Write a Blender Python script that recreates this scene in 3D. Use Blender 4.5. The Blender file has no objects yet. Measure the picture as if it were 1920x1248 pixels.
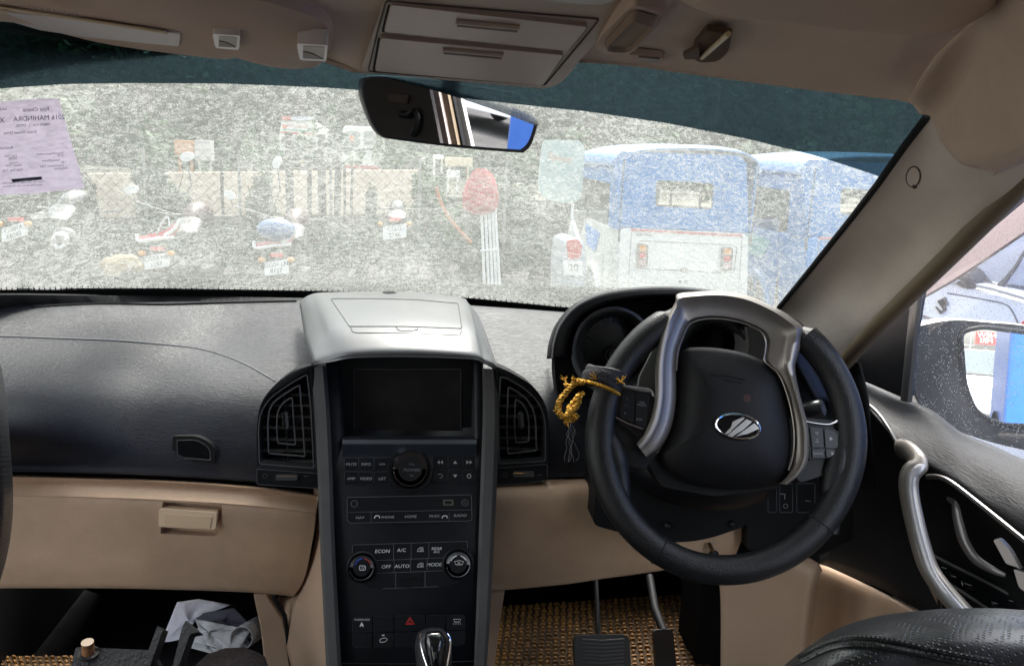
import bpy, bmesh, math, random
from mathutils import Vector, Matrix
from mathutils.bvhtree import BVHTree
from mathutils.geometry import tessellate_polygon
V = Vector
rad = math.radians
random.seed(7)
sc = bpy.context.scene
COL = sc.collection

# ---------------------------------------------------------------- camera, world, sun, exposure
F, CX, CY = 1400.0, 960.0, 624.0                 # focal length and centre in photograph pixels
EYE = V((0, 0, 1.5))
YAW, PITCH, ROLL = rad(8), rad(-12), rad(2.5)
fwd = V((math.sin(YAW) * math.cos(PITCH), math.cos(YAW) * math.cos(PITCH), math.sin(PITCH)))
r0 = V((math.cos(YAW), -math.sin(YAW), 0)); u0 = r0.cross(fwd)
rt = r0 * math.cos(ROLL) + u0 * math.sin(ROLL); up = rt.cross(fwd)
cd = bpy.data.cameras.new('camera'); cam = bpy.data.objects.new('camera', cd); COL.objects.link(cam)
cam.matrix_world = Matrix((( rt.x, up.x, -fwd.x, EYE.x), (rt.y, up.y, -fwd.y, EYE.y), (rt.z, up.z, -fwd.z, EYE.z), (0, 0, 0, 1)))
cd.sensor_width = 36; cd.lens = F / 1920 * 36; cd.clip_start = 0.02; cd.clip_end = 2000
sc.camera = cam
w = bpy.data.worlds.new('World'); sc.world = w; w.use_nodes = True
nt = w.node_tree; bg = nt.nodes['Background']; sky = nt.nodes.new('ShaderNodeTexSky')
sky.sky_type = 'NISHITA'; sky.sun_disc = False
SUN_EL, SUN_AZ = rad(56), rad(10)                # azimuth measured from +Y (ahead) towards +X
sky.sun_elevation = SUN_EL; sky.sun_rotation = SUN_AZ; sky.air_density = 1.6; sky.dust_density = 4.0; sky.ozone_density = 1.0
hs_w = nt.nodes.new('ShaderNodeHueSaturation'); hs_w.inputs['Saturation'].default_value = .35   # hazy, nearly white sky
nt.links.new(sky.outputs[0], hs_w.inputs['Color']); nt.links.new(hs_w.outputs[0], bg.inputs[0]); bg.inputs[1].default_value = 0.15
sl = bpy.data.lights.new('sun', 'SUN'); sl.energy = 1.5; sl.angle = rad(12); sl.color = (1, .96, .9)
so = bpy.data.objects.new('sun', sl); COL.objects.link(so)
sdir = V((math.sin(SUN_AZ) * math.cos(SUN_EL), math.cos(SUN_AZ) * math.cos(SUN_EL), math.sin(SUN_EL)))
so.rotation_euler = sdir.to_track_quat('Z', 'Y').to_euler(); so.location = (0, 0, 20)
sc.view_settings.view_transform = 'Standard'; sc.view_settings.look = 'None'
sc.view_settings.exposure = 2.65; sc.view_settings.gamma = 1.0; sc.view_settings.use_curve_mapping = False
sc.render.engine = 'CYCLES'
sc.cycles.transparent_max_bounces = 16; sc.cycles.max_bounces = 10; sc.cycles.diffuse_bounces = 6
sc.cycles.sample_clamp_indirect = 8.0

# ---------------------------------------------------------------- pixel -> place helpers
def ray(px, py): return rt * ((px - CX) / F) + up * (-(py - CY) / F) + fwd
def PY(px, py, y): v = ray(px, py); return EYE + v * ((y - EYE.y) / v.y)
def PX(px, py, x): v = ray(px, py); return EYE + v * ((x - EYE.x) / v.x)
def PZ(px, py, z): v = ray(px, py); return EYE + v * ((z - EYE.z) / v.z)
class Plane:
    def __init__(s, p, n):
        s.p = V(p); s.n = V(n).normalized()
        if s.n.dot(EYE - s.p) < 0: s.n = -s.n
    def at(s, px, py, off=0.0):
        v = ray(px, py); q = s.p + s.n * off
        return EYE + v * ((q - EYE).dot(s.n) / v.dot(s.n))
def plane3(a, b, c): a, b, c = V(a), V(b), V(c); return Plane(a, (b - a).cross(c - a))
class Surf:                                       # a built surface that pixel rays can be dropped on
    def __init__(s, o):
        off = s_world(o); s.t = BVHTree.FromPolygons([v.co + off for v in o.data.vertices], [tuple(p.vertices) for p in o.data.polygons])
    def at(s, px, py, off=0.0):
        v = ray(px, py).normalized(); h = s.t.ray_cast(EYE, v)
        if h[0] is None: return PY(px, py, 1.25)
        n = h[1] if h[1].dot(v) < 0 else -h[1]
        return h[0] + n * off
def s_world(o):
    p = V((0, 0, 0))
    while o is not None: p = p + V(o.location); o = o.parent
    return p

# ---------------------------------------------------------------- materials
MATS = {}
def mat(name, col, rough=.5, metal=0., spec=.5, bump=None, var=None, coat=0., stretch=(1, 1, 1), sheen=0):
    """bump=(scale,strength,detail)  var=(scale,amount)"""
    if name in MATS: return MATS[name]
    m = bpy.data.materials.new(name); m.use_nodes = True; n = m.node_tree.nodes; l = m.node_tree.links
    b = n['Principled BSDF']; b.inputs['Base Color'].default_value = (*col, 1); b.inputs['Roughness'].default_value = rough
    b.inputs['Metallic'].default_value = metal; b.inputs['Specular IOR Level'].default_value = spec
    b.inputs['Coat Weight'].default_value = coat; b.inputs['Coat Roughness'].default_value = .08
    tc = n.new('ShaderNodeTexCoord'); mp = n.new('ShaderNodeMapping'); mp.inputs['Scale'].default_value = stretch
    l.new(tc.outputs['Object'], mp.inputs[0])
    if bump:
        t = n.new('ShaderNodeTexNoise'); t.inputs['Scale'].default_value = bump[0]; t.inputs['Detail'].default_value = bump[2] if len(bump) > 2 else 3
        l.new(mp.outputs[0], t.inputs['Vector']); bm = n.new('ShaderNodeBump'); bm.inputs['Strength'].default_value = bump[1]
        bm.inputs['Distance'].default_value = 1.0 / bump[0]; l.new(t.outputs[0], bm.inputs['Height']); l.new(bm.outputs[0], b.inputs['Normal'])
    if var:
        t = n.new('ShaderNodeTexNoise'); t.inputs['Scale'].default_value = var[0]; t.inputs['Detail'].default_value = 5; t.inputs['Roughness'].default_value = .65
        l.new(tc.outputs['Object'], t.inputs['Vector']); mx = n.new('ShaderNodeMix'); mx.data_type = 'RGBA'
        mx.inputs['A'].default_value = (*[c * (1 - var[1]) for c in col], 1); mx.inputs['B'].default_value = (*[min(1, c * (1 + var[1])) for c in col], 1)
        rm = n.new('ShaderNodeMapRange'); rm.inputs[1].default_value = .3; rm.inputs[2].default_value = .7
        l.new(t.outputs[0], rm.inputs[0]); l.new(rm.outputs[0], mx.inputs['Factor']); l.new(mx.outputs['Result'], b.inputs['Base Color'])
        rr_ = n.new('ShaderNodeMapRange'); rr_.inputs[3].default_value = max(.02, rough - .08); rr_.inputs[4].default_value = min(1, rough + .08)
        l.new(t.outputs[0], rr_.inputs[0]); l.new(rr_.outputs[0], b.inputs['Roughness'])
    MATS[name] = m; return m
def leather(name, col, rough, st, scale=60, stretch=(1, 1, 1), strength=.35, spec=.5):
    """moulded leather grain: creased cells plus long fine wrinkles"""
    m = mat(name, col, rough, 0, spec); n = m.node_tree.nodes; l = m.node_tree.links; b = n['Principled BSDF']
    tc = n.new('ShaderNodeTexCoord'); mp = n.new('ShaderNodeMapping'); mp.inputs['Scale'].default_value = stretch; l.new(tc.outputs['Object'], mp.inputs[0])
    a = n.new('ShaderNodeTexNoise'); a.inputs['Scale'].default_value = scale; a.inputs['Detail'].default_value = 6; a.inputs['Roughness'].default_value = .6; a.inputs['Distortion'].default_value = .6; l.new(mp.outputs[0], a.inputs[0])
    r = n.new('ShaderNodeMath'); r.operation = 'SUBTRACT'; r.inputs[1].default_value = .5; l.new(a.outputs[0], r.inputs[0])
    q = n.new('ShaderNodeMath'); q.operation = 'ABSOLUTE'; l.new(r.outputs[0], q.inputs[0])
    k = n.new('ShaderNodeMapRange'); k.inputs[1].default_value = 0; k.inputs[2].default_value = .16; k.interpolation_type = 'SMOOTHSTEP'; l.new(q.outputs[0], k.inputs[0])
    bm = n.new('ShaderNodeBump'); bm.inputs['Strength'].default_value = strength; bm.inputs['Distance'].default_value = st
    l.new(k.outputs[0], bm.inputs['Height'])
    f = n.new('ShaderNodeTexNoise'); f.inputs['Scale'].default_value = 900; l.new(tc.outputs['Object'], f.inputs[0])
    b2 = n.new('ShaderNodeBump'); b2.inputs['Strength'].default_value = .15; b2.inputs['Distance'].default_value = .0006
    l.new(f.outputs[0], b2.inputs['Height']); l.new(bm.outputs[0], b2.inputs['Normal']); l.new(b2.outputs[0], b.inputs['Normal'])
    # dust: faint, blotchy
    d = n.new('ShaderNodeTexNoise'); d.inputs['Scale'].default_value = 9; d.inputs['Detail'].default_value = 8; d.inputs['Roughness'].default_value = .7; l.new(tc.outputs['Object'], d.inputs[0])
    dr = n.new('ShaderNodeMapRange'); dr.inputs[1].default_value = .35; dr.inputs[2].default_value = .75; l.new(d.outputs[0], dr.inputs[0])
    mx = n.new('ShaderNodeMix'); mx.data_type = 'RGBA'; mx.inputs['A'].default_value = (*col, 1); mx.inputs['B'].default_value = (*[min(1, c * 1.35 + .012) for c in col], 1)
    l.new(dr.outputs[0], mx.inputs['Factor']); l.new(mx.outputs['Result'], b.inputs['Base Color'])
    return m
def glass_mat(name, tint, kind):
    """dirty car glass: clear (tinted) transmission mixed with pale dried-dust scatter that light passes through"""
    m = bpy.data.materials.new(name); m.use_nodes = True; n = m.node_tree.nodes; l = m.node_tree.links
    n.remove(n['Principled BSDF']); out = n['Material Output']
    tr = n.new('ShaderNodeBsdfTransparent'); tr.inputs[0].default_value = (*tint, 1)
    tl = n.new('ShaderNodeBsdfTranslucent'); df = n.new('ShaderNodeBsdfDiffuse'); ad = n.new('ShaderNodeMixShader'); ad.inputs[0].default_value = .25
    dcol = {'wind': (.19, .198, .184), 'band': (.012, .02, .023), 'side': (.32, .32, .31)}[kind]
    tl.inputs[0].default_value = (*dcol, 1); df.inputs[0].default_value = (*dcol, 1)
    l.new(tl.outputs[0], ad.inputs[1]); l.new(df.outputs[0], ad.inputs[2])
    tc = n.new('ShaderNodeTexCoord')
    def noise(s, det, dist=0., rgh=.5):
        t = n.new('ShaderNodeTexNoise'); t.inputs['Scale'].default_value = s; t.inputs['Detail'].default_value = det; t.inputs['Distortion'].default_value = dist
        t.inputs['Roughness'].default_value = rgh; l.new(tc.outputs['Object'], t.inputs[0]); return t.outputs[0]
    def rng(x, a, b, c, d):
        t = n.new('ShaderNodeMapRange'); l.new(x, t.inputs[0])
        for i, v in enumerate((a, b, c, d)): t.inputs[i + 1].default_value = v
        return t.outputs[0]
    def mth(op, x, y):
        t = n.new('ShaderNodeMath'); t.operation = op
        for i, v in enumerate((x, y)):
            if isinstance(v, (int, float)): t.inputs[i].default_value = v
            elif v is not None: l.new(v, t.inputs[i])
        return t.outputs[0]
    if kind in ('wind', 'band'):
        worm = rng(mth('ABSOLUTE', mth('SUBTRACT', noise(128, 1.8, 2.4), .5), None), .0, .055, 1, 0)
        blot = rng(noise(96, 3, 1.2), .42, .60, 0, 1)
        big = rng(noise(5, 4), .3, .7, .75, 1.2)
        spk = rng(noise(420, 2), .62, .70, 0, 1)
        a = mth('ADD', mth('MULTIPLY', worm, WORM), mth('ADD', mth('MULTIPLY', blot, BLOT), BASE))
        a = mth('MULTIPLY', mth('ADD', a, mth('MULTIPLY', spk, .10)), big)
        if kind == 'band': a = mth('ADD', mth('MULTIPLY', a, .5), .22)
    else:
        vo = n.new('ShaderNodeTexVoronoi'); vo.inputs['Scale'].default_value = 300; l.new(tc.outputs['Object'], vo.inputs[0])
        drop = rng(vo.outputs['Distance'], .18, .34, 1, 0)
        msk = rng(noise(45, 4, .5), .36, .56, 0, 1)
        a = mth('ADD', mth('MULTIPLY', mth('MULTIPLY', drop, msk), .75), rng(noise(7, 4), .3, .75, .06, .26))
    mix = n.new('ShaderNodeMixShader'); l.new(a, mix.inputs[0]); l.new(tr.outputs[0], mix.inputs[1]); l.new(ad.outputs[0], mix.inputs[2])
    fin = mix.outputs[0]
    if kind == 'side':
        gl = n.new('ShaderNodeBsdfGlossy'); gl.inputs[1].default_value = .02 if kind == 'side' else .12; fr = n.new('ShaderNodeMixShader'); fr.inputs[0].default_value = .035
        l.new(fin, fr.inputs[1]); l.new(gl.outputs[0], fr.inputs[2]); fin = fr.outputs[0]
    l.new(fin, out.inputs[0]); MATS[name] = m; return m
WORM, BLOT, BASE = .31, .20, .27

# ---------------------------------------------------------------- mesh builder
class MB:
    def __init__(s): s.v = []; s.f = []
    def add(s, vs, fs):
        o = len(s.v); s.v += [V(v) for v in vs]; s.f += [tuple(i + o for i in f) for f in fs]; return s
    def box(s, c, d, rot=None):
        c = V(c); h = V(d) / 2; M = rot or Matrix.Identity(3)
        vs = [c + M @ V((sx * h.x, sy * h.y, sz * h.z)) for sx in (-1, 1) for sy in (-1, 1) for sz in (-1, 1)]
        return s.add(vs, [(0, 1, 3, 2), (4, 6, 7, 5), (0, 4, 5, 1), (2, 3, 7, 6), (0, 2, 6, 4), (1, 5, 7, 3)])
    def prism(s, loop, vec):
        n = len(loop); loop = [V(p) for p in loop]; vec = V(vec)
        tri = tessellate_polygon([loop]); a = loop + [p + vec for p in loop]
        fs = [tuple(t) for t in tri] + [tuple(i + n for i in reversed(t)) for t in tri] + [(i, (i + 1) % n, (i + 1) % n + n, i + n) for i in range(n)]
        return s.add(a, fs)
    def ngon(s, loop):
        loop = [V(p) for p in loop]; return s.add(loop, [tuple(t) for t in tessellate_polygon([loop])])
    def tube(s, path, r, seg=10, closed=False, cap=True, flat=None):
        path = [V(p) for p in path]; n = len(path); rs = r if isinstance(r, (list, tuple)) else [r] * n
        rings = []; prev = None
        for i, p in enumerate(path):
            t = (path[(i + 1) % n] - path[i - 1]) if closed else (path[min(i + 1, n - 1)] - path[max(i - 1, 0)])
            t = t.normalized() if t.length > 1e-9 else V((0, 0, 1))
            if prev is None:
                a = V((0, 0, 1)) if abs(t.z) < .9 else V((1, 0, 0)); x = t.cross(a).normalized()
            else: x = (prev - t * prev.dot(t)).normalized()
            prev = x; y = t.cross(x)
            if flat: # flat = (normal, half width, half thick)
                y = (V(flat[0]) - t * V(flat[0]).dot(t)).normalized(); x = y.cross(t)
                rings.append([p + x * math.cos(2 * math.pi * k / seg) * flat[1] * rs[i] + y * math.sin(2 * math.pi * k / seg) * flat[2] * rs[i] for k in range(seg)])
            else: rings.append([p + (x * math.cos(2 * math.pi * k / seg) + y * math.sin(2 * math.pi * k / seg)) * rs[i] for k in range(seg)])
        vs = [q for rg in rings for q in rg]; fs = []
        for i in range(n if closed else n - 1):
            j = (i + 1) % n
            fs += [(i * seg + k, i * seg + (k + 1) % seg, j * seg + (k + 1) % seg, j * seg + k) for k in range(seg)]
        if cap and not closed: fs += [tuple(range(seg - 1, -1, -1)), tuple((n - 1) * seg + k for k in range(seg))]
        return s.add(vs, fs)
    def ball(s, c, r, n=10, m=7):
        c = V(c); r = V((r, r, r)) if isinstance(r, (int, float)) else V(r); vs = []
        for i in range(m + 1):
            a = math.pi * i / m
            for k in range(n):
                b = 2 * math.pi * k / n; vs.append(c + V((r.x * math.sin(a) * math.cos(b), r.y * math.sin(a) * math.sin(b), r.z * math.cos(a))))
        fs = [(i * n + k, (i + 1) * n + k, (i + 1) * n + (k + 1) % n, i * n + (k + 1) % n) for i in range(m) for k in range(n)]
        return s.add(vs, fs)
    def grid(s, rows):
        n = len(rows[0]); vs = [p for r in rows for p in r]
        return s.add(vs, [(i * n + k, i * n + k + 1, (i + 1) * n + k + 1, (i + 1) * n + k) for i in range(len(rows) - 1) for k in range(n - 1)])
    def disc(s, c, n, r, seg=24, th=.004, flatx=1.0):
        c = V(c); n = V(n).normalized(); a = V((0, 0, 1)) if abs(n.z) < .9 else V((1, 0, 0)); x = n.cross(a).normalized(); y = n.cross(x)
        return s.prism([c + (x * math.cos(2 * math.pi * k / seg) * flatx + y * math.sin(2 * math.pi * k / seg)) * r for k in range(seg)], n * th)
    def build(s, name, m, parent=None, bevel=0, smooth=True, ang=38, seg=2, face_eye=False, solid=0, merge=True):
        off = s_world(parent) if parent else V((0, 0, 0))
        me = bpy.data.meshes.new(name); me.from_pydata([tuple(v - off) for v in s.v], [], s.f); me.validate(); me.update()
        b = bmesh.new(); b.from_mesh(me)
        if merge: bmesh.ops.remove_doubles(b, verts=b.verts, dist=1e-6)
        if not face_eye: bmesh.ops.recalc_face_normals(b, faces=b.faces)
        b.to_mesh(me); b.free()
        if face_eye:
            acc = 0.
            for p in me.polygons: acc += p.normal.dot(EYE - off - p.center) * p.area
            if acc < 0: me.flip_normals()
        if smooth:
            me.shade_smooth(); me.set_sharp_from_angle(angle=rad(ang))
        me.materials.append(m); o = bpy.data.objects.new(name, me); COL.objects.link(o)
        if parent: o.parent = parent
        if solid:
            md = o.modifiers.new('thickness', 'SOLIDIFY'); md.thickness = solid; md.offset = -1
        if bevel:
            md = o.modifiers.new('bevel', 'BEVEL'); md.width = bevel; md.segments = seg; md.limit_method = 'ANGLE'; md.angle_limit = rad(35); md.harden_normals = True
        return o
def cr(p0, p1, p2, p3, t):
    return .5 * ((2 * p1) + (p2 - p0) * t + (2 * p0 - 5 * p1 + 4 * p2 - p3) * t * t + (3 * p1 - p0 - 3 * p2 + p3) * t * t * t)
def spline(pts, n, closed=False):
    pts = [V(p) for p in pts]; m = len(pts); out = []
    segs = m if closed else m - 1
    for i in range(segs):
        if closed: a, b, c, d = pts[i - 1], pts[i], pts[(i + 1) % m], pts[(i + 2) % m]
        else:
            b, c = pts[i], pts[i + 1]; a = pts[i - 1] if i else 2 * b - c; d = pts[i + 2] if i + 2 < m else 2 * c - b
        for k in range(n): out.append(cr(a, b, c, d, k / n))
    if not closed: out.append(pts[-1])
    return out
def loft(rows, nu=6, nv=6, lin=False):
    rows = [spline(r, nu) for r in rows]; cols = []
    for j in range(len(rows[0])): cols.append(spline([r[j] for r in rows], nv))
    return [[c[i] for c in cols] for i in range(len(cols[0]))]
def patch(name, rows, m, parent, nu=6, nv=6, solid=.004, ang=50):
    return MB().grid(loft(rows, nu, nv)).build(name, m, parent, face_eye=True, solid=solid, ang=ang)
def rr(x0, y0, x1, y1, r, n=4): return rp([(x0, y0), (x1, y0), (x1, y1), (x0, y1)], r, n)
def rp(pts, r, n=4):
    """polygon with rounded corners (pixel units); r one number or a list"""
    out = []; m = len(pts)
    for i, p in enumerate(pts):
        q = r[i] if isinstance(r, (list, tuple)) else r
        p = V((*p, 0)); a = V((*pts[i - 1], 0)); b = V((*pts[(i + 1) % m], 0))
        if q <= 0: out.append((p.x, p.y)); continue
        da = (a - p); db = (b - p); q2 = min(q, da.length * .48, db.length * .48); s0 = p + da.normalized() * q2; s1 = p + db.normalized() * q2
        for k in range(n + 1):
            t = k / n; c = s0 * (1 - t) ** 2 + p * 2 * t * (1 - t) + s1 * t * t; out.append((c.x, c.y))
    return out
def sp2(pts, n=5, closed=True): return [(p.x, p.y) for p in spline([(*p, 0) for p in pts], n, closed)]
def ell(cx, cy, a, b, n=40, rot=0, t0=0, t1=360):
    c, s = math.cos(rad(rot)), math.sin(rad(rot)); out = []
    full = abs(t1 - t0) >= 360
    for k in range(n if full else n + 1):
        t = rad(t0 + (t1 - t0) * k / n); x, y = a * math.cos(t), b * math.sin(t); out.append((cx + x * c - y * s, cy + x * s + y * c))
    return out
def plate(pl, pts, o0, o1, name, m, parent, bevel=.001, mb=None, seg=2):
    """a slab whose front outline is pts (photograph pixels) on plane pl"""
    front = [pl.at(x, y, o1) for x, y in pts]; n = getattr(pl, 'n', None)
    b = mb or MB(); b.prism(front, n * (o0 - o1))
    return b if mb is not None else b.build(name, m, parent, bevel=bevel, seg=seg)
def dome(pl, pts, o0, h, name, m, parent, rings=8, pw=2.6, back=.02, s0=1.0):
    front = [pl.at(x, y, o0) for x, y in pts]; c = sum(front, V((0, 0, 0))) / len(front); rows = []
    rows.append([p - pl.n * back for p in front])
    for i in range(rings + 1):
        s = (1 - i / rings); s = max(s, .001); rows.append([c + (p - c) * s + pl.n * h * (1 - s ** pw) for p in front])
    for r in rows: r.append(r[0])
    return MB().grid(rows).build(name, m, parent, ang=60)
_tc = {}
def glyphs(txt):
    if txt in _tc: return _tc[txt]
    cu = bpy.data.curves.new('t', 'FONT'); cu.body = txt; cu.size = 1; cu.align_x = 'CENTER'; cu.align_y = 'CENTER'; cu.resolution_u = 3
    ob = bpy.data.objects.new('t', cu); COL.objects.link(ob); dg = bpy.context.evaluated_depsgraph_get(); dg.update()
    me = bpy.data.meshes.new_from_object(ob.evaluated_get(dg)); vs = [(v.co.x, v.co.y) for v in me.vertices]; fs = [tuple(p.vertices) for p in me.polygons]
    bpy.data.objects.remove(ob); bpy.data.curves.remove(cu); bpy.data.meshes.remove(me); _tc[txt] = (vs, fs); return vs, fs
def text(pl, px, py, size, txt, off, mb, mirror=False, rot=0, sx=1.0, shear=0.0):
    """lettering on a plane; size = letter height unit in pixels"""
    vs, fs = glyphs(txt); c, s = math.cos(rad(rot)), math.sin(rad(rot)); out = []
    for x, y in vs:
        x = (x + y * shear) * size * sx * (-1 if mirror else 1); y = -y * size
        out.append(pl.at(px + x * c - y * s, py + x * s + y * c, off))
    mb.add(out, fs); return mb
def bool_cut(o, cut):
    """carve the cutter's volume out of o and bake it, leaving no helper behind"""
    md = o.modifiers.new('cut', 'BOOLEAN'); md.operation = 'DIFFERENCE'; md.object = cut; md.solver = 'EXACT'
    dg = bpy.context.evaluated_depsgraph_get(); dg.update()
    me = bpy.data.meshes.new_from_object(o.evaluated_get(dg))
    if len(me.vertices) < 8:
        md.solver = 'FAST'; dg.update(); me = bpy.data.meshes.new_from_object(o.evaluated_get(dg))
    o.modifiers.clear(); me.shade_smooth(); me.set_sharp_from_angle(angle=rad(40)); o.data = me
    bpy.data.objects.remove(cut)
def thing(name, label, cat, loc=(0, 0, 0), group=None):
    o = bpy.data.objects.new(name, None); o.empty_display_size = .1; o.location = loc; COL.objects.link(o)
    o['label'] = label; o['category'] = cat
    if group: o['group'] = group
    return o
def tag(o, label, cat, group=None):
    o['label'] = label; o['category'] = cat
    if group: o['group'] = group
    return o
def struct(o): o['kind'] = 'structure'; return o
def copy_tree(o, parent=None, d=V((0, 0, 0))):
    c = o.copy(); COL.objects.link(c); c.parent = parent
    if parent is None: c.location = V(o.location) + V(d)
    for ch in list(o.children): copy_tree(ch, c)
    return c

# ---------------------------------------------------------------- palette
BEIGE = mat('beige_plastic', (.52, .355, .235), .5, bump=(500, .35, 3), var=(9, .13))
BEIGE_D = mat('beige_moulding', (.44, .305, .21), .5, bump=(800, .2, 2), var=(5, .08))
LIN = mat('roof_fabric', (.64, .50, .39), .95, spec=.2, bump=(900, .5, 2), var=(7, .08))
VISM = mat('visor_vinyl', (.54, .40, .30), .8, spec=.3, bump=(700, .4, 2), var=(5, .07))
PILM = mat('pillar_plastic', (.68, .59, .51), .5, spec=.4, bump=(500, .3, 3), var=(7, .09))
PAD = leather('dash_leather', (.008, .010, .0165), .43, .0009, 70, (.45, 3.2, 6.0), .32, .36)
DOORPAD = leather('door_leather', (.006, .0065, .008), .55, .0010, 60, (4.5, .6, 3.0), .35, .22)
BLK = mat('black_plastic', (.006, .0065, .008), .42, spec=.35, bump=(900, .15, 2), var=(9, .2))
BLKM = mat('matt_black_plastic', (.005, .0055, .0065), .6, spec=.25, bump=(800, .3, 2))
PIT = mat('deep_black', (.004, .004, .004), .8)
STACK = mat('console_black', (.0055, .0065, .009), .42, spec=.28, bump=(900, .12, 2), var=(14, .25))
GLOSSB = mat('piano_black', (.006, .007, .008), .08, coat=.6)
SCR = mat('screen_glass', (.024, .021, .021), .24, spec=.5, var=(9, .35))
RIMG = mat('rim_leather', (.010, .010, .011), .42, spec=.45, bump=(420, .35, 3), var=(11, .3))
HUBM = mat('hub_leather', (.006, .006, .007), .5, spec=.3, bump=(600, .35, 3), var=(14, .2))
SILV = mat('silver_paint', (.33, .30, .27), .36, .6, bump=(1200, .05, 2), var=(20, .06))
SILVD = mat('dark_silver', (.11, .11, .11), .45, .5, bump=(1200, .06, 2), var=(15, .06))
SILVH = mat('hood_silver', (.175, .176, .178), .33, .4, bump=(1200, .05, 2), var=(15, .05))
CHR = mat('chrome', (.8, .8, .8), .08, 1.0)
GREYL = mat('grey_print', (.42, .42, .44), .6)
WHT = mat('white_print', (.8, .8, .8), .5)
LINE = mat('panel_gap', (.10, .11, .12), .5)
GAP = mat('dark_gap', (.003, .003, .003), .9)
CARPET = mat('black_carpet', (.010, .010, .011), 1., spec=.1, bump=(600, .6, 3))
SEATM = None
# ================================================================ THE CAR'S SHELL
def glass_y(x, z): return 1.74 - 2.0 * (z - 1.235) - .75 * x * x
class Glass:
    def at(s, px, py, off=0.0):
        v = ray(px, py); a, b = .3, 3.0
        for _ in range(50):
            t = (a + b) / 2; p = EYE + v * t
            if p.y < glass_y(p.x, p.z): a = t
            else: b = t
        p = EYE + v * a
        n = V((1.5 * p.x, 1, 2.0)).normalized()
        return p - n * off
    n = V((0, -1, -2)).normalized()
GL = Glass()
cabin = thing('car_cabin', 'beige and black car shell seen from inside with roof lining, pillars, windscreen and floor', 'car', (0, 0, .42))
GL_W = glass_mat('dusty_windscreen', (.50, .515, .505), 'wind')
GL_B = glass_mat('tinted_film', (.036, .07, .082), 'band')
GL_S = glass_mat('side_glass', (.95, .95, .95), 'side')
GL_D = glass_mat('rear_light_cut_glass', (.13, .14, .14), 'side')  # tint of the unseen rear windows deepened to hold back light
xs = [-320, -200, -80, 40, 160, 300, 440, 580, 720, 860, 1000, 1120, 1240, 1360, 1470, 1560, 1650, 1720]
tint = [(-320, 196), (-200, 184), (0, 166), (120, 158), (240, 156), (420, 157), (600, 164), (700, 171), (850, 182), (1000, 199), (1100, 209), (1250, 231), (1400, 260), (1530, 292), (1650, 331), (1760, 372)]
base = [(-320, 546), (0, 540), (300, 540), (600, 545), (750, 549), (900, 560), (1050, 575), (1200, 585), (1400, 592), (1560, 596), (1760, 600)]
topc = [(-320, -60), (0, 10), (700, 90), (1100, 95), (1500, 150), (1760, 170)]
def ip(tab, x):
    for (a, b), (c, d) in zip(tab, tab[1:]):
        if x <= c: return b + (d - b) * (x - a) / (c - a)
    return tab[-1][1]
def gl_rows(t0, t1, n, h0=1760, h1=1760, lo=-320, off=0.):
    out = []
    for k in range(n + 1):
        hi = h0 + (h1 - h0) * k / n; X = [lo + (hi - lo) * i / 60 for i in range(61)]
        out.append([GL.at(x, ip(t0, x) * (1 - k / n) + ip(t1, x) * k / n, off) for x in X])
    return out
MB().grid(gl_rows(tint, base, 14, 1690, 1500)).build('windscreen', GL_W, cabin, face_eye=True)
MB().grid(gl_rows(topc, tint, 6, 1770, 1690)).build('tinted_sunstrip', GL_B, cabin, face_eye=True)
# black printed border with its dots along the glass foot, and the shadow there in flat black
b = MB(); base2 = [(x, y + 34) for x, y in base]
b.grid(gl_rows(base, base2, 3, 1500, 1480, off=.003))
for k in range(152):
    x = -60 + k * 10.2; y = ip(base, x)
    for q, s in ((1.5, 2.0), (4.5, 1.3)):
        b.ngon([GL.at(a, c, .003) for a, c in ell(x + (0 if q < 5 else 5), y - q, s * .8, s * .8, 8)])
b.build('black_border_and_shadow', GAP, cabin, smooth=False, merge=False)
# cowl shelf behind the dashboard, hidden under the border
patch('cowl_shelf', [[PY(x, ip(base, x) + 14, glass_y(PY(x, ip(base, x), 1.6).x, 1.235) - .01) for x in xs[1:-4]], [PY(x, 640, 1.45) + V((0, 0, -.02)) for x in xs[1:-4]]], BLKM, cabin, 2, 2)

def GY(x, y, d):
    g = GL.at(x, y).y - .014; return PY(x, y, min(d, g))
# roof lining: its front edge traced, then back over the camera to the rear window
edge = [(-330, 30, .95), (0, 40, .98), (300, 70, .99), (520, 95, .97), (580, 108, .95), (640, 128, .935), (690, 138, .93), (860, 130, .935), (1040, 120, .94), (1100, 118, .945), (1200, 126, .95), (1330, 144, .93), (1500, 166, .88), (1640, 183, .84), (1705, 192, .80), (1742, 216, .75)]
e0 = [GY(*q) for q in edge]
rows = [[p + V((0, .01, .022)) for p in e0], [p + V((0, .002, .004)) for p in e0], e0, [V((p.x, p.y - .03, p.z + .006)) for p in e0]]
for yy, zz, wx in ((.66, 1.645, .66), (.45, 1.665, .67), (.15, 1.685, .68), (-.3, 1.70, .68), (-.9, 1.70, .68), (-1.6, 1.66, .66)):
    rows.append([V((-wx + (2 * wx) * i / (len(e0) - 1), yy - .0 * abs(i), zz - .05 * ((2 * i / (len(e0) - 1) - 1) ** 6))) for i in range(len(e0))])
ROOF = patch('roof_lining', rows, LIN, cabin, 3, 3, .004)
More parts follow.
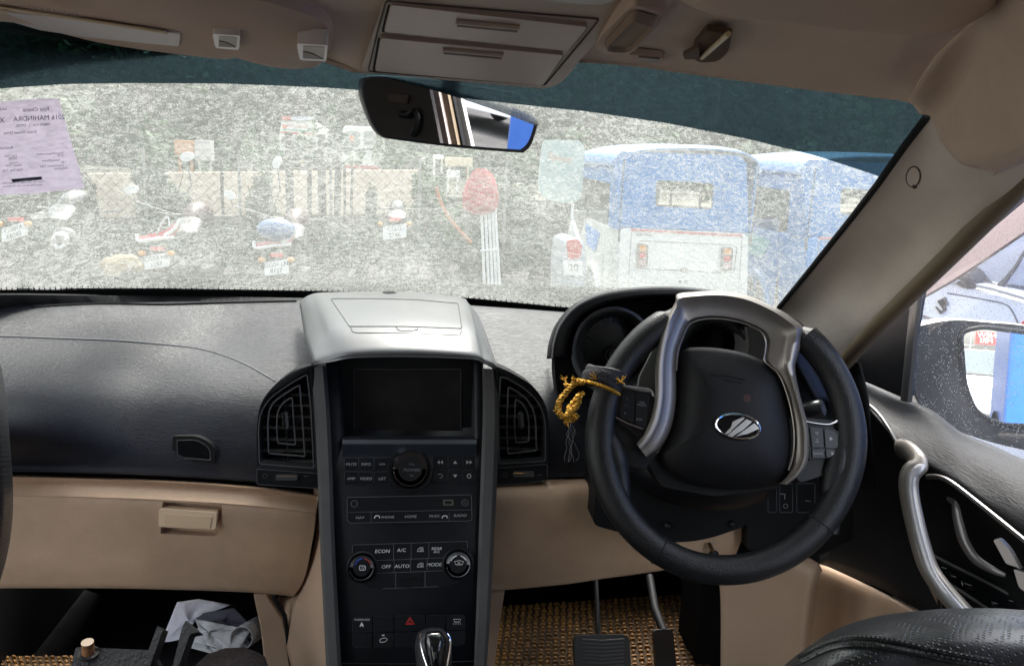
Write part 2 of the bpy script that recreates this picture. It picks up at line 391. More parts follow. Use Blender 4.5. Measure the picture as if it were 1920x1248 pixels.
# corner moulding of the lining over the driver's pillar
patch('lining_corner', [
    [PY(1702, 189, .735), PY(1755, 110, .66), PY(1850, 10, .58), PY(1920, -100, .48)],
    [PY(1742, 217, .735), PY(1800, 150, .68), PY(1870, 60, .58), PY(1960, -60, .46)],
    [PY(1762, 262, .722), PY(1850, 225, .64), PY(1960, 130, .52), PY(2050, 40, .42)],
    [PY(1800, 306, .70), PY(1890, 275, .61), PY(1990, 200, .50), PY(2080, 120, .40)],
    [PY(1858, 322, .675), PY(1925, 285, .59), PY(2010, 215, .49), PY(2100, 140, .40)],
    [PY(1862, 330, .69), PY(1930, 300, .61), PY(2020, 235, .50), PY(2110, 160, .41)]], LIN, cabin, 6, 6)
# driver's windscreen pillar
pl_l = [(1778, 150, .83), (1742, 217, .80), (1700, 272, .87), (1650, 343, .97), (1600, 408, 1.05), (1560, 458, 1.12), (1510, 520, 1.21), (1462, 578, 1.30), (1440, 640, 1.34)]
pl_a = [(1800, 160, .79), (1768, 226, .765), (1728, 284, .83), (1682, 352, .92), (1640, 415, 1.0), (1602, 466, 1.07), (1556, 528, 1.15), (1510, 588, 1.24), (1480, 650, 1.28)]
pl_m = [(1880, 180, .73), (1850, 245, .71), (1806, 306, .765), (1762, 372, .84), (1716, 434, .92), (1672, 488, .99), (1622, 548, 1.07), (1560, 612, 1.16), (1520, 668, 1.21)]
pl_b = [(1990, 240, .70), (1960, 285, .68), (1905, 345, .725), (1842, 408, .79), (1780, 470, .87), (1725, 524, .945), (1668, 576, 1.02), (1600, 642, 1.12), (1560, 690, 1.17)]
pl_c = [(2010, 250, .73), (1985, 295, .71), (1925, 355, .755), (1860, 418, .82), (1795, 480, .90), (1738, 534, .975), (1680, 586, 1.05), (1612, 650, 1.15), (1570, 700, 1.20)]
PIL = patch('windscreen_pillar', [[GY(*q) for q in r] for r in (pl_l, pl_a, pl_m, pl_b, pl_c)], PILM, cabin, 6, 6)
b = MB(); b.tube([GY(x - 2, y - 1, d + .01) for x, y, d in pl_l[1:8]], .0045, 8); b.build('pillar_seal', GAP, cabin)
sp = Surf(PIL)
pr = MB(); pr.tube([sp.at(x, y, .0006) for x, y in ell(1713, 331, 13, 19, 26, 8)], .0009, 5, True)
cap = MB().ngon([sp.at(x, y, .0008) for x, y in ell(1713, 331, 12, 18, 26, 8)]).build('clip_cap', PILM, PIL)
pr.ball(sp.at(1716, 349, .001), .0028); pr.build('cap_slot', mat('brown_gap', (.09, .065, .05), .8), PIL)
# rubber door seal and the body frame beyond it
SEAL = mat('brown_seal', (.17, .125, .075), .6, bump=(500, .3, 2)); SEALD = mat('dark_seal', (.06, .05, .05), .6)
b = MB(); b.tube([PX(x, y, q) for x, y, q in ((2100, 190, .60), (1990, 285, .63), (1920, 340, .643), (1850, 410, .658), (1780, 480, .678), (1735, 524, .69), (1690, 567, .697), (1650, 606, .703), (1605, 655, .712), (1575, 690, .72))], .0125, 10); b.build('door_seal', SEAL, cabin)
# floor, bulkhead, inner sides (left front side left open so daylight reaches the glovebox)
b = MB(); b.box((0, .3, .43), (1.7, 4.2, .02)); FLOOR = b.build('cabin_floor', CARPET, cabin)
b = MB(); b.box((0, 1.88, .82), (1.56, .03, .80)); b.box((0, 1.70, .52), (1.5, .35, .02), Matrix.Rotation(rad(-38), 3, 'X')); b.build('bulkhead', CARPET, cabin)
for c__, d__ in (((-.80, -.95, .72), (.05, 1.3, .60)), ((-.80, .55, .48), (.05, 1.7, .12)), ((-.72, -.95, 1.10), (.12, 1.3, .05)), ((.84, -1.05, .78), (.04, 1.7, .72)), ((.79, -1.0, 1.12), (.12, 1.8, .05)), ((0, -1.62, .80), (1.64, .05, .8)), ((-.82, 1.45, .8), (.05, .9, .8)), ((.84, 1.50, .75), (.05, .8, .6))): MB().box(c__, d__).build('body_side', BLKM, cabin, bevel=.01)
b = MB()
for sx in (-1, 1):
    for yy, wd in ((-.20, .11), (-1.0, .10), (-1.55, .12)):
        if sx > 0 and yy == -.20: continue
        b.prism([V((sx * .79, yy - wd / 2, 1.12)), V((sx * .79, yy + wd / 2, 1.12)), V((sx * .70, yy + wd / 2 - .02, 1.64)), V((sx * .70, yy - wd / 2, 1.64))], (sx * -.05, 0, 0))
    if sx < 0: b.tube([V((-.84, 1.36, 1.2)), V((-.74, .8, 1.55)), V((-.70, .5, 1.64)), V((-.68, -.3, 1.67)), V((-.66, -1.6, 1.63))], .035, 8)
    else: b.tube([V((.68, .30, 1.655)), V((.68, -.3, 1.665)), V((.66, -1.6, 1.63))], .03, 8)
b.build('body_pillar', BEIGE_D, cabin, bevel=.006)
b = MB(); b.prism([V((-.79, -.26, 1.15)), V((-.79, -1.6, 1.15)), V((-.70, -1.6, 1.63)), V((-.70, -.22, 1.63))], (-.002, 0, 0)); b.build('side_window', GL_D, cabin)
b = MB(); b.prism([V((.80, -.26, 1.15)), V((.80, -1.6, 1.15)), V((.71, -1.6, 1.63)), V((.71, -.2, 1.63))], (.002, 0, 0)); b.build('side_window', GL_D, cabin)
b = MB(); b.prism([V((-.6, -1.65, 1.18)), V((.6, -1.65, 1.18)), V((.55, -1.60, 1.62)), V((-.55, -1.60, 1.62))], (0, -.003, 0)); b.build('rear_window', GL_D, cabin)

# ================================================================ DASHBOARD
dash = thing('dashboard', 'wide dark leather-grained dashboard with beige lower half running under the windscreen', 'dashboard', (0, 1.3, .75))
cx_ = [-260, -120, 0, 120, 250, 400, 560, 757, 950, 1060, 1180, 1320, 1450, 1530, 1590]
def yrow(ys, Ys, gap=None):
    if gap is not None: Ys = [min(d, GL.at(x, ip(base, x)).y - gap) for x, d in zip(cx_, Ys)]
    return [PY(x, y, d) for x, y, d in zip(cx_, ys, Ys)]
def cur(v, bow): return [v - bow * ((x - 700) / 900.) ** 2 for x in cx_]
r1 = yrow([575, 574, 571, 569, 567, 565, 563, 565, 577, 585, 592, 600, 610, 640, 660], cur(1.645, .23), .025)
r0_ = [p + V((0, .03, -.035)) for p in r1]
r2 = yrow([600, 600, 598, 596, 595, 594, 594, 597, 606, 612, 620, 630, 645, 670, 690], cur(1.56, .22), .085)
r3 = yrow([640, 640, 640, 640, 640, 640, 640, 642, 648, 652, 660, 668, 680, 700, 716], cur(1.46, .20), .14)
r4 = yrow([690, 690, 690, 690, 690, 690, 690, 692, 696, 698, 702, 708, 716, 735, 750], cur(1.36, .18), .19)
r5 = yrow([750, 750, 750, 750, 750, 750, 750, 750, 752, 754, 758, 762, 770, 780, 790], cur(1.285, .16), .23)
r6 = yrow([820, 820, 820, 822, 824, 826, 828, 828, 826, 826, 826, 826, 830, 835, 840], cur(1.24, .14), .25)
r7 = yrow([868, 868, 868, 870, 873, 880, 888, 888, 884, 880, 876, 876, 880, 890, 900], cur(1.225, .14))
r8 = yrow([880, 880, 881, 884, 888, 896, 908, 908, 900, 894, 890, 890, 895, 905, 915], cur(1.235, .14))
r9 = [p + V((0, .14, -.012)) for p in r8]
DP = patch('dash_top', [r0_, r1, r2, r3, r4, r5, r6, r7, r8, r9], PAD, dash, 8, 10, .004)
sd = Surf(DP)
seam = sp2([(-120, 626), (0, 630), (120, 634), (220, 638), (300, 645), (370, 653), (425, 668), (465, 685), (492, 700), (516, 714)], 8, False)
MB().tube([sd.at(x, y, .0004) for x, y in seam], .0013, 6).build('airbag_seam', mat('ridge_highlight', (.30, .30, .31), .3), dash)  # seam ridge in pale grey, its highlight put into the colour
# defroster slit line at the back
MB().tube([sd.at(x, y, .001) for x, y in sp2([(60, 576), (180, 570), (300, 571), (420, 568), (556, 565)], 6, False)], .0022, 6).build('defroster_slit', GAP, dash)
# small badge pocket
bp = Plane(sd.at(365, 845), V((0, -1, .12)))
fo = rp([(324, 817), (372, 817), (404, 836), (403, 869), (322, 863)], [4, 14, 16, 5, 5]); fi = rp([(332, 825), (370, 824), (394, 840), (395, 862), (333, 857)], [2, 12, 14, 3, 3])
plate(bp, fo, -.01, .004, 'badge_frame', BLKM, dash, .0015); plate(bp, fi, .003, .0048, 'badge_panel', GLOSSB, dash, .0005)
MB().tube([bp.at(x, y, .0045) for x, y in fi], .0008, 6, True).build('badge_bead', SILVD, dash)

MB().grid([[PY(x, y, 1.42 - .25 * ((x - 700) / 900.) ** 2) for x in range(-260, 1260, 60)] for y in (850, 990)]).build('dash_gap_blocker', GAP, dash, face_eye=True, solid=.01)  # added black filler, blocks daylight leaking through the gap above the glovebox
# glovebox and beige lower dash
gx = [-260, -120, 0, 120, 250, 370, 480, 560, 592]
def grow(ys, Ys, X=gx): return [PY(x, y, d) for x, y, d in zip(X, ys, Ys)]
g0 = grow([886, 888, 890, 892, 896, 902, 911, 920, 924], [1.16, 1.20, 1.225, 1.235, 1.24, 1.24, 1.24, 1.24, 1.24])
g1 = grow([890, 892, 894, 896, 900, 907, 916, 926, 930], [1.11, 1.14, 1.16, 1.175, 1.185, 1.19, 1.19, 1.195, 1.20])
g2 = grow([924, 924, 925, 927, 931, 937, 945, 954, 958], [1.08, 1.11, 1.13, 1.145, 1.155, 1.16, 1.16, 1.165, 1.17])
g2b = grow([929, 929, 930, 932, 936, 942, 950, 959, 963], [1.08, 1.11, 1.13, 1.145, 1.155, 1.16, 1.16, 1.165, 1.17])
g2c = grow([945, 945, 946, 948, 952, 957, 965, 973, 977], [1.078, 1.108, 1.128, 1.143, 1.153, 1.158, 1.159, 1.165, 1.171], [-260, -120, 0, 120, 250, 370, 480, 559, 591])
X3 = [-260, -120, 0, 120, 250, 370, 480, 552, 586]
g3 = grow([1000, 1000, 1000, 1001, 1003, 1005, 1008, 1010, 1012], [1.08, 1.11, 1.13, 1.145, 1.155, 1.16, 1.165, 1.17, 1.175], X3)
X4 = [-260, -120, 0, 120, 250, 365, 470, 540, 570]
g4 = grow([1074, 1074, 1074, 1075, 1076, 1078, 1081, 1083, 1085], [1.085, 1.115, 1.135, 1.15, 1.16, 1.17, 1.175, 1.18, 1.185], X4)
X5 = [-260, -120, 0, 120, 250, 360, 460, 520, 546]
g5 = grow([1098, 1099, 1100, 1100, 1101, 1104, 1108, 1113, 1117], [1.11, 1.14, 1.16, 1.175, 1.185, 1.19, 1.20, 1.205, 1.21], X5)
g6 = [p + V((0, .10, .01)) for p in g5]
GB = patch('glovebox_door', [g0, g1, g2, g2b, g2c, g3, g4, g5, g6], BEIGE, dash, 7, 7, .028, 40)
gp = Plane(Surf(GB).at(352, 975, .002), V((.0, -1, .04)))
ck = plate(gp, rp([(297, 950), (410, 958), (408, 1000), (400, 1019), (292, 1012)], [3, 4, 6, 22, 4]), -.020, .02, 'cut', BEIGE, None, 0)
bool_cut(GB, ck)
hd = plate(gp, rp([(298, 953), (407, 961), (404, 993), (297, 987)], 6), -.012, .004, 'glovebox_handle', mat('cream_handle', (.72, .54, .36), .42), GB, .003, seg=3)
plate(gp, rp([(309, 963), (397, 969), (394, 990), (308, 985)], 2), .0030, .0052, 'handle_panel', mat('cream_handle2', (.68, .49, .31), .45), GB, .0006)
# under the dash: black lower edge and gaps
MB().tube([PY(x, y, d) for x, y, d in ((594, 925, 1.235), (592, 965, 1.20), (586, 1020, 1.20), (575, 1070, 1.205), (562, 1100, 1.21), (546, 1120, 1.225))], .0035, 6).build('glovebox_gap', GAP, dash)
ks = [[PY(588, 916, 1.20), PY(600, 918, 1.19), PY(610, 918, 1.18)], [PY(586, 1010, 1.21), PY(604, 1010, 1.17), PY(618, 1010, 1.155)], [PY(545, 1112, 1.23), PY(596, 1112, 1.14), PY(624, 1112, 1.115)], [PY(520, 1126, 1.24), PY(590, 1180, 1.12), PY(628, 1180, 1.09)], [PY(548, 1262, 1.15), PY(590, 1262, 1.09), PY(630, 1262, 1.06)]]
patch('console_side_trim', ks, BEIGE_D, dash, 6, 6, .004)
b = MB(); q = [(474, 1114), (500, 1114), (532, 1162), (546, 1250), (552, 1290), (500, 1290), (488, 1180)]
b.prism([PY(x, y, 1.20) for x, y in q], (0, .03, 0)); b.build('footwell_trim', BEIGE_D, dash, bevel=.004)
MB().tube([PY(x, y, 1.185) for x, y in ((512, 1118), (534, 1154), (540, 1200), (548, 1262))], .004, 6).build('footwell_gap', GAP, dash)
# driver's knee panel
k0 = [PY(x, y, d) for x, y, d in ((905, 903, 1.22), (980, 899, 1.225), (1060, 895, 1.23), (1130, 893, 1.23), (1250, 893, 1.22), (1400, 895, 1.20))]
k1 = [PY(x, y, d) for x, y, d in ((905, 910, 1.17), (980, 906, 1.175), (1060, 902, 1.18), (1130, 900, 1.18), (1250, 900, 1.17), (1400, 902, 1.16))]
k2 = [PY(x, y, d) for x, y, d in ((905, 938, 1.14), (980, 933, 1.145), (1060, 928, 1.15), (1130, 924, 1.15), (1250, 920, 1.14), (1400, 920, 1.13))]
k3 = [PY(x, y, d) for x, y, d in ((905, 1020, 1.15), (980, 1016, 1.155), (1060, 1010, 1.16), (1130, 1005, 1.16), (1250, 1000, 1.15), (1400, 985, 1.14))]
k4 = [PY(x, y, d) for x, y, d in ((905, 1090, 1.17), (980, 1086, 1.17), (1060, 1078, 1.17), (1130, 1068, 1.17), (1230, 1055, 1.16), (1378, 1032, 1.15))]
k5 = [PY(x, y, d) for x, y, d in ((905, 1103, 1.19), (980, 1097, 1.19), (1060, 1089, 1.19), (1130, 1079, 1.19), (1225, 1066, 1.18), (1374, 1042, 1.17))]
k6 = [p + V((0, .12, .02)) for p in k5]
patch('knee_panel', [k0, k1, k2, k3, k4, k5, k6], BEIGE, dash, 6, 6, .004, 45)
b = MB(); b.prism([PY(x, y, 1.19) for x, y in ((905, 1102), (948, 1100), (936, 1180), (922, 1290), (890, 1290))], (0, .03, 0)); b.build('footwell_trim', BEIGE_D, dash, bevel=.003)
# lower side trim by the driver's door
patch('kick_panel', [
    [PY(1345, 1046, 1.12), PY(1430, 1034, 1.11), PY(1490, 1036, 1.08), PY(1530, 1052, 1.05), PY(1542, 1068, 1.045)],
    [PY(1345, 1062, 1.09), PY(1430, 1050, 1.08), PY(1486, 1058, 1.06), PY(1522, 1078, 1.035), PY(1536, 1084, 1.04)],
    [PY(1352, 1130, 1.09), PY(1430, 1130, 1.08), PY(1480, 1130, 1.06), PY(1512, 1140, 1.035), PY(1526, 1144, 1.05)],
    [PY(1352, 1300, 1.08), PY(1430, 1300, 1.07), PY(1474, 1300, 1.05), PY(1500, 1300, 1.03), PY(1512, 1300, 1.05)]], BEIGE_D, dash, 6, 6, .004)
# switch bank right of the column
sb = Plane(PY(1480, 930, 1.10), V((-.15, -1, .15)))
plate(sb, rp([(1400, 890), (1600, 880), (1600, 1010), (1540, 1040), (1400, 1030)], 8), -.05, 0, 'switch_bank', BLKM, dash, .003)
b = MB()
for x0, x1 in ((1440, 1456), (1462, 1486), (1494, 1528)): b.tube([sb.at(x, y, .0005) for x, y in rr(x0, 906, x1, 960, 3)], .0007, 5, True)
b.build('switch_outline', LINE, dash)
b = MB(); b.tube([sb.at(x, y, .001) for x, y in ((1463, 925), (1472, 926), (1471, 935))], .0009, 5); b.tube([sb.at(x, y, .001) for x, y in ell(1473, 948, 4, 4, 14)], .0005, 5, True); b.tube([sb.at(x, y, .001) for x, y in ((1510, 938), (1520, 939))], .0006, 5); b.build('switch_symbol', GREYL, dash)

# ---- instrument binnacle
bn_o = [(1026, 672), (1030, 642), (1044, 606), (1078, 570), (1140, 546), (1240, 537), (1340, 545), (1420, 568), (1480, 615), (1520, 680), (1560, 750)]
bn_m = [(1044, 672), (1048, 640), (1062, 606), (1092, 575), (1146, 554), (1240, 546), (1340, 554), (1412, 576), (1468, 620), (1506, 686), (1545, 755)]
bn_i = [(1060, 668), (1066, 634), (1080, 606), (1104, 584), (1152, 566), (1240, 556), (1335, 564), (1402, 586), (1452, 628), (1490, 690), (1528, 758)]
def arc(pts, d, o=0): return [PY(x, y, d - (.10 if x > 1450 else 0)) + V((0, 0, o)) for x, y in pts]
BN = patch('binnacle_hood', [arc(bn_o, 1.36), arc(bn_o, 1.20), arc(bn_o, 1.13), arc(bn_m, 1.112), arc(bn_i, 1.12), arc(bn_i, 1.20), arc([(x + (1250 - x) * .04, y + 8) for x, y in bn_i], 1.30)], BLK, dash, 5, 5, .003, 60)
MB().tube(spline(arc([((a + c) / 2, (b_ + d) / 2 - 1) for (a, b_), (c, d) in zip(bn_o, bn_m)], 1.1125)[:8], 6), .0016, 6).build('hood_edge_highlight', mat('hood_edge', (.25, .25, .26), .3), dash)  # highlight on the hood edge drawn as a pale line
ip_ = Plane(PY(1250, 650, 1.275), V((0, -1, .15)))
plate(ip_, sp2([(1040, 690), (1062, 610), (1110, 570), (1240, 548), (1340, 556), (1440, 600), (1500, 700), (1480, 820), (1200, 860), (1070, 780)], 5), -.03, 0, 'instrument_face', PIT, dash, 0)
for cx, cy, ra, rb in ((1151, 657, 78, 82), (1338, 672, 76, 78)):
    rw = [[ip_.at(cx + (ra + e) * math.cos(t), cy + (rb + e) * math.sin(t), o) for t in [2 * math.pi * k / 48 for k in range(49)]] for e, o in ((3, .0), (3, .070), (0, .078), (-5, .078), (-10, .070), (-16, .02), (-20, .002))]
    MB().grid(rw).build('gauge_ring', mat('gauge_silver', (.22, .225, .22), .38, .6), dash, ang=60)
    g = MB().ngon([ip_.at(x, y, .004) for x, y in ell(cx, cy, ra - 18, rb - 18, 40)]).build('gauge_dial', mat('dial_black', (.004, .004, .005), .25), dash)
    b = MB()
    for k in range(25):
        t = rad(140 + k * 260 / 24); L = 5 if k % 3 else 9
        p0 = (cx + (ra - 22) * math.cos(t), cy + (rb - 22) * math.sin(t)); p1 = (cx + (ra - 22 - L) * math.cos(t), cy + (rb - 22 - L) * math.sin(t)); b.tube([ip_.at(*p0, .006), ip_.at(*p1, .006)], .0005, 4)
    b.build('dial_marks', mat('dim_print', (.06, .06, .065), .6), g)
    b = MB(); b.tube([ip_.at(x, y, .012) for x, y in ell(cx, cy + 8, 15, 15, 24)], .0014, 6, True); b.disc(ip_.at(cx, cy + 8, .006), ip_.n, .010, 24, .006); b.build('dial_hub', SILVD, g)
plate(ip_, rp([(1400, 612), (1428, 616), (1440, 640), (1436, 700), (1392, 700), (1404, 650)], 5), .03, .085, 'cluster_side_trim', mat('satin_silver', (.7, .7, .7), .35, .5), dash, .003)
# right hand vent beyond the wheel
rv = Plane(PY(1530, 720, 1.14), V((-.25, -1, .2)))
plate(rv, rp([(1480, 660), (1520, 668), (1580, 730), (1590, 810), (1500, 800)], 8), -.04, .0, 'side_vent_body', PIT, dash, .002)
b = MB()
for k in range(5): b.tube([rv.at(1492 + k * 6, 680 + k * 17, .002), rv.at(1536 + k * 8, 702 + k * 17, .002)], .0016, 6)
b.tube([rv.at(x, y, .003) for x, y in sp2([(1500, 668), (1530, 684), (1560, 715), (1580, 750), (1590, 800)], 5, False)], .0035, 8); b.build('side_vent_slat', BLK, dash)
patch('dash_end', [[PY(1470, 640, 1.22), PY(1520, 650, 1.20), PY(1570, 665, 1.16), PY(1610, 680, 1.10)], [PY(1475, 720, 1.17), PY(1530, 730, 1.16), PY(1580, 740, 1.12), PY(1625, 745, 1.07)], [PY(1475, 800, 1.16), PY(1540, 800, 1.15), PY(1590, 805, 1.12), PY(1630, 810, 1.07)], [PY(1475, 900, 1.16), PY(1540, 900, 1.15), PY(1590, 905, 1.12), PY(1640, 920, 1.07)]], GAP, dash, 5, 5, .004)

# ---- air vents
def vent(ox, loops, body, slats, lever, mid, lx, strip, whx, tex, flip):
    vp = Plane(PY(ox, 790, 1.178), V((.0, -1, .10)))
    V0 = plate(vp, sp2(body, 4) if False else rp(body[0], body[1]), -.05, .004, 'air_vent', BLKM, dash, .002)
    ck = plate(vp, rp(*loops[0]), -.040, .02, 'cut', BLKM, None, 0); bool_cut(V0, ck)
    o = plate(vp, rp(*loops[0]), -.0395, -.038, 'vent_duct', PIT, V0, 0)
    for lp, rdd in zip(loops, (.0016, .0014, .0013)):
        pts = rp(*lp); MB().tube([vp.at(x, y, .001) for x, y in pts], rdd, 6, True, flat=(vp.n, 1, 2.2)).build('vent_ring', mat('vent_ring_grey', (.10, .10, .105), .35), V0)
    for y, x0, x1 in slats:
        MB().tube([vp.at(x0, y, -.010), vp.at((x0 + x1) / 2, y + .5, -.009), vp.at(x1, y + 1.5, -.010)], 1, 8, flat=(V((0, 0, 1)), .0075, .0009)).build('vent_slat', mat('vent_slat_grey', (.085, .085, .08), .45), V0)
    MB().tube([vp.at(x, y, -.003) for x, y in mid], .0011, 6).build('vent_spine', BLK, V0)
    x, y = lever
    plate(vp, rp([(x - 5, y - 16), (x + 4, y - 17), (x + 6, y + 12), (x - 3, y + 14)], 4), -.004, .008, 'vent_lever', SILVD, V0, .0016)
    plate(vp, rp([(x - 6, y - 15), (x - 2, y - 17), (x + 0, y + 13), (x - 4, y + 14)], 2), .007, .0095, 'lever_trim', CHR, V0, .0006)
    s = plate(vp, rp(strip, 3), -.04, .006, 'vent_wheel_panel', BLK, dash, .001)
    MB().tube([vp.at(a, c, .0062) for a, c in rp(strip, 3)], .0006, 5, True).build('panel_bead', mat('bead', (.09, .09, .1), .3), s)
    a, c = whx; plate(vp, rr(a - 25, c - 8, a + 25, c + 8, 4), .0045, .0068, 'wheel_recess', PIT, s, .0004)
    plate(vp, rr(a - 20, c - 5, a + 20, c + 5, 3), .006, .0105, 'vent_thumbwheel', SILVD, s, .0012)
    b = MB(); b.tube([vp.at(a - 18, c - 2.5, .0105), vp.at(a + 18, c - 2, .0105)], .0008, 5); b.build('thumbwheel_line', CHR, s)
    b = MB(); b.tube([vp.at(q, w_, .0065) for q, w_ in ell(tex[0], tex[1], 4, 4, 12)], .0003, 4, True); b.tube([vp.at(tex[2] - 4, tex[1], .0065), vp.at(tex[2] + 4, tex[1], .0065)], .0004, 4); b.build('vent_symbol', mat('dim2', (.12, .12, .13), .6), s)
lo = ([(576, 701), (548, 716), (507, 744), (489, 772), (485, 800), (487, 868), (589, 876), (583, 760)], [4, 12, 22, 22, 14, 5, 5, 20])
lm = ([(562, 721), (535, 737), (507, 758), (502, 790), (504, 849), (572, 855), (567, 780)], [4, 12, 16, 14, 4, 4, 20])
li = ([(548, 744), (530, 755), (520, 772), (519, 800), (521, 830), (554, 833), (551, 790)], [4, 8, 10, 12, 3, 3, 12])
bd = ([(584, 684), (552, 694), (512, 722), (487, 756), (481, 800), (481, 884), (600, 892), (592, 760)], [4, 18, 26, 26, 20, 3, 3, 20])
vent(536, [lo, lm, li], bd, [(738, 510, 580), (758, 495, 582), (779, 494, 583), (800, 494, 585), (822, 494, 586), (843, 494, 588), (862, 497, 588)], (535, 790), [(533, 728), (536, 780), (538, 830), (541, 872)], 0, [(482, 879), (596, 887), (597, 915), (482, 908)], (537, 895), (497, 892, 574), 1)
ro = ([(938, 706), (950, 708), (985, 728), (1010, 752), (1022, 786), (1022, 863), (936, 868), (934, 780)], [3, 8, 20, 22, 22, 5, 5, 20])
rm_ = ([(953, 725), (972, 735), (993, 752), (1004, 780), (1006, 844), (952, 850), (950, 790)], [4, 12, 14, 14, 4, 4, 20])
ri = ([(967, 747), (981, 757), (990, 774), (992, 800), (991, 827), (967, 829), (964, 790)], [4, 8, 10, 12, 3, 3, 12])
rb_ = ([(930, 686), (955, 696), (1000, 722), (1024, 756), (1030, 800), (1030, 872), (926, 880), (928, 780)], [4, 18, 26, 26, 20, 3, 3, 20])
vent(976, [ro, rm_, ri], rb_, [(741, 938, 996), (760, 937, 1009), (779, 937, 1016), (799, 937, 1018), (819, 936, 1019), (839, 936, 1020), (858, 937, 1020)], (977, 790), [(974, 728), (976, 780), (976, 828), (975, 866)], 0, [(930, 877), (1026, 870), (1026, 900), (930, 910)], (982, 889), (948, 890, 1012), -1)
# ================================================================ CENTRE CONSOLE
cons = thing('centre_console', 'tall black centre console with screen, knobs and buttons between two dark silver rails', 'console', (-.0, 1.15, .75))
SP = plane3(PY(640, 700, 1.205), PY(880, 706, 1.205), PY(757, 1248, 1.03))
def rail(pts_l, pts_r, name, m, o):
    rows = []
    for (x0, y0), (x1, y1) in zip(pts_l, pts_r):
        rows.append([SP.at(x0, y0, -.03), SP.at(x0, y0, o - .006), SP.at(x0 * .8 + x1 * .2, y0 * .8 + y1 * .2, o), SP.at(x0 * .25 + x1 * .75, y0 * .25 + y1 * .75, o + .001), SP.at(x1, y1, o - .006), SP.at(x1, y1, -.02)])
    return MB().grid([spline([r[j] for r in rows], 5) for j in range(6)]).build(name, m, cons, face_eye=True, ang=22)
rail([(583, 684), (590, 780), (596, 900), (600, 1020), (606, 1140), (612, 1262)], [(612, 686), (619, 780), (624, 900), (628, 1020), (634, 1140), (641, 1262)], 'console_rail', SILVD, .022)
rail([(904, 690), (905, 780), (901, 900), (897, 1020), (893, 1140), (888, 1262)], [(932, 692), (935, 780), (932, 900), (926, 1020), (920, 1140), (912, 1262)], 'console_rail', SILVD, .022)
# main black fascia, recessed screen bay
FA = plate(SP, [(610, 672), (906, 672), (906, 900), (900, 1262), (640, 1262), (622, 900)], -.06, .008, 'console_fascia', STACK, cons, .002)
ck = plate(SP, rp([(634, 660), (890, 660), (892, 818), (642, 818)], 4), -.045, .03, 'cut', STACK, None, 0); bool_cut(FA, ck)
sc_p = Plane(SP.at(760, 750, -.030), V((0, -1, .06)))
sc_b = plate(sc_p, rr(638, 664, 890, 828, 3), -.008, .0, 'screen_bezel', BLK, cons, .001)
scr = plate(sc_p, rr(664, 692, 864, 818, 3), .0, .002, 'touch_screen', SCR, cons, .0008)
MB().tube([sc_p.at(x, y, .0022) for x, y in rr(664, 692, 864, 818, 3)], .0005, 5, True).build('screen_edge', LINE, scr)
# brow under the screen
rws = [[SP.at(x, y, o) for x in (642, 700, 760, 830, 894)] for y, o in ((817, -.020), (819, .004), (824, .014), (832, .017), (842, .014), (852, .0095), (860, .0082))]
MB().grid(rws).build('screen_brow', mat('brow_satin', (.02, .025, .034), .34, spec=.7), cons, face_eye=True)
O = .008
def outline(pts, mb, r=.0005, o=O): mb.tube([SP.at(x, y, o + .0004) for x, y in pts], r, 5, True)
def btn(pts, par, m=STACK, h=.0016, bev=.0007, nm='button'): return plate(SP, pts, O - .001, O + h, nm, m, par, bev)
def letters(par, items, m=GREYL, o=None, nm='lettering'):
    b = MB()
    for it in items: text(SP, it[0], it[1], it[2], it[3], (O + .0019 if o is None else o), b, sx=1.12, rot=it[4] if len(it) > 4 else 1, shear=.12)
    return b.build(nm, m, par, smooth=False, merge=False)
def arrow(mb, x, y, s, k, o=O + .0019):
    T = {'u': [(-1, .7), (0, -.7), (1, .7)], 'd': [(-1, -.7), (0, .7), (1, -.7)], 'l': [(.5, -.9), (-.7, 0), (.5, .9)], 'r': [(-.5, -.9), (.7, 0), (-.5, .9)]}[k]
    mb.ngon([SP.at(x + a * s, y + c * s, o) for a, c in T])
# audio keys
for i, (x0, x1) in enumerate(((646, 671), (673, 700), (702, 731))):
    for j, (y0, y1, t) in enumerate(((858, 880, ('MUTE', 'INFO', '</>')[i]), (884, 908, ('AMP', 'VIDEO', 'LIST')[i]))):
        k = btn(rr(x0, y0, x1, y1 - i * 0, 3), cons); letters(k, [((x0 + x1) / 2, (y0 + y1) / 2 + 1, 7, t)])
        b = MB(); outline(rr(x0, y0, x1, y1, 3), b, .0004); b.build('button_edge', LINE, k)
syms = {(0, 0): 'll', (1, 0): 'u', (2, 0): 'rr', (0, 1): 'back', (1, 1): 'd', (2, 1): 'gear'}
for i, (x0, x1) in enumerate(((812, 839), (841, 866), (868, 891))):
    for j, (y0, y1) in enumerate(((854, 878), (880, 904))):
        k = btn(rr(x0, y0, x1, y1, 3), cons); b = MB(); mx, my = (x0 + x1) / 2, (y0 + y1) / 2; s = syms[(i, j)]
        if s == 'll': arrow(b, mx - 3, my, 4, 'l'); arrow(b, mx + 3, my, 4, 'l')
        elif s == 'rr': arrow(b, mx - 3, my, 4, 'r'); arrow(b, mx + 3, my, 4, 'r')
        elif s in 'ud': arrow(b, mx, my, 4, s)
        elif s == 'gear': b.tube([SP.at(x, y, O + .0018) for x, y in ell(mx, my, 3.5, 3.5, 14)], .0007, 5, True)
        else: b.tube([SP.at(x, y, O + .0018) for x, y in ((mx - 5, my - 3), (mx, my - 4), (mx + 5, my - 1), (mx + 3, my + 3), (mx - 1, my + 3))], .0004, 5)
        b.build('button_symbol', GREYL, k, merge=False); b = MB(); outline(rr(x0, y0, x1, y1, 3), b, .0004); b.build('button_edge', LINE, k)
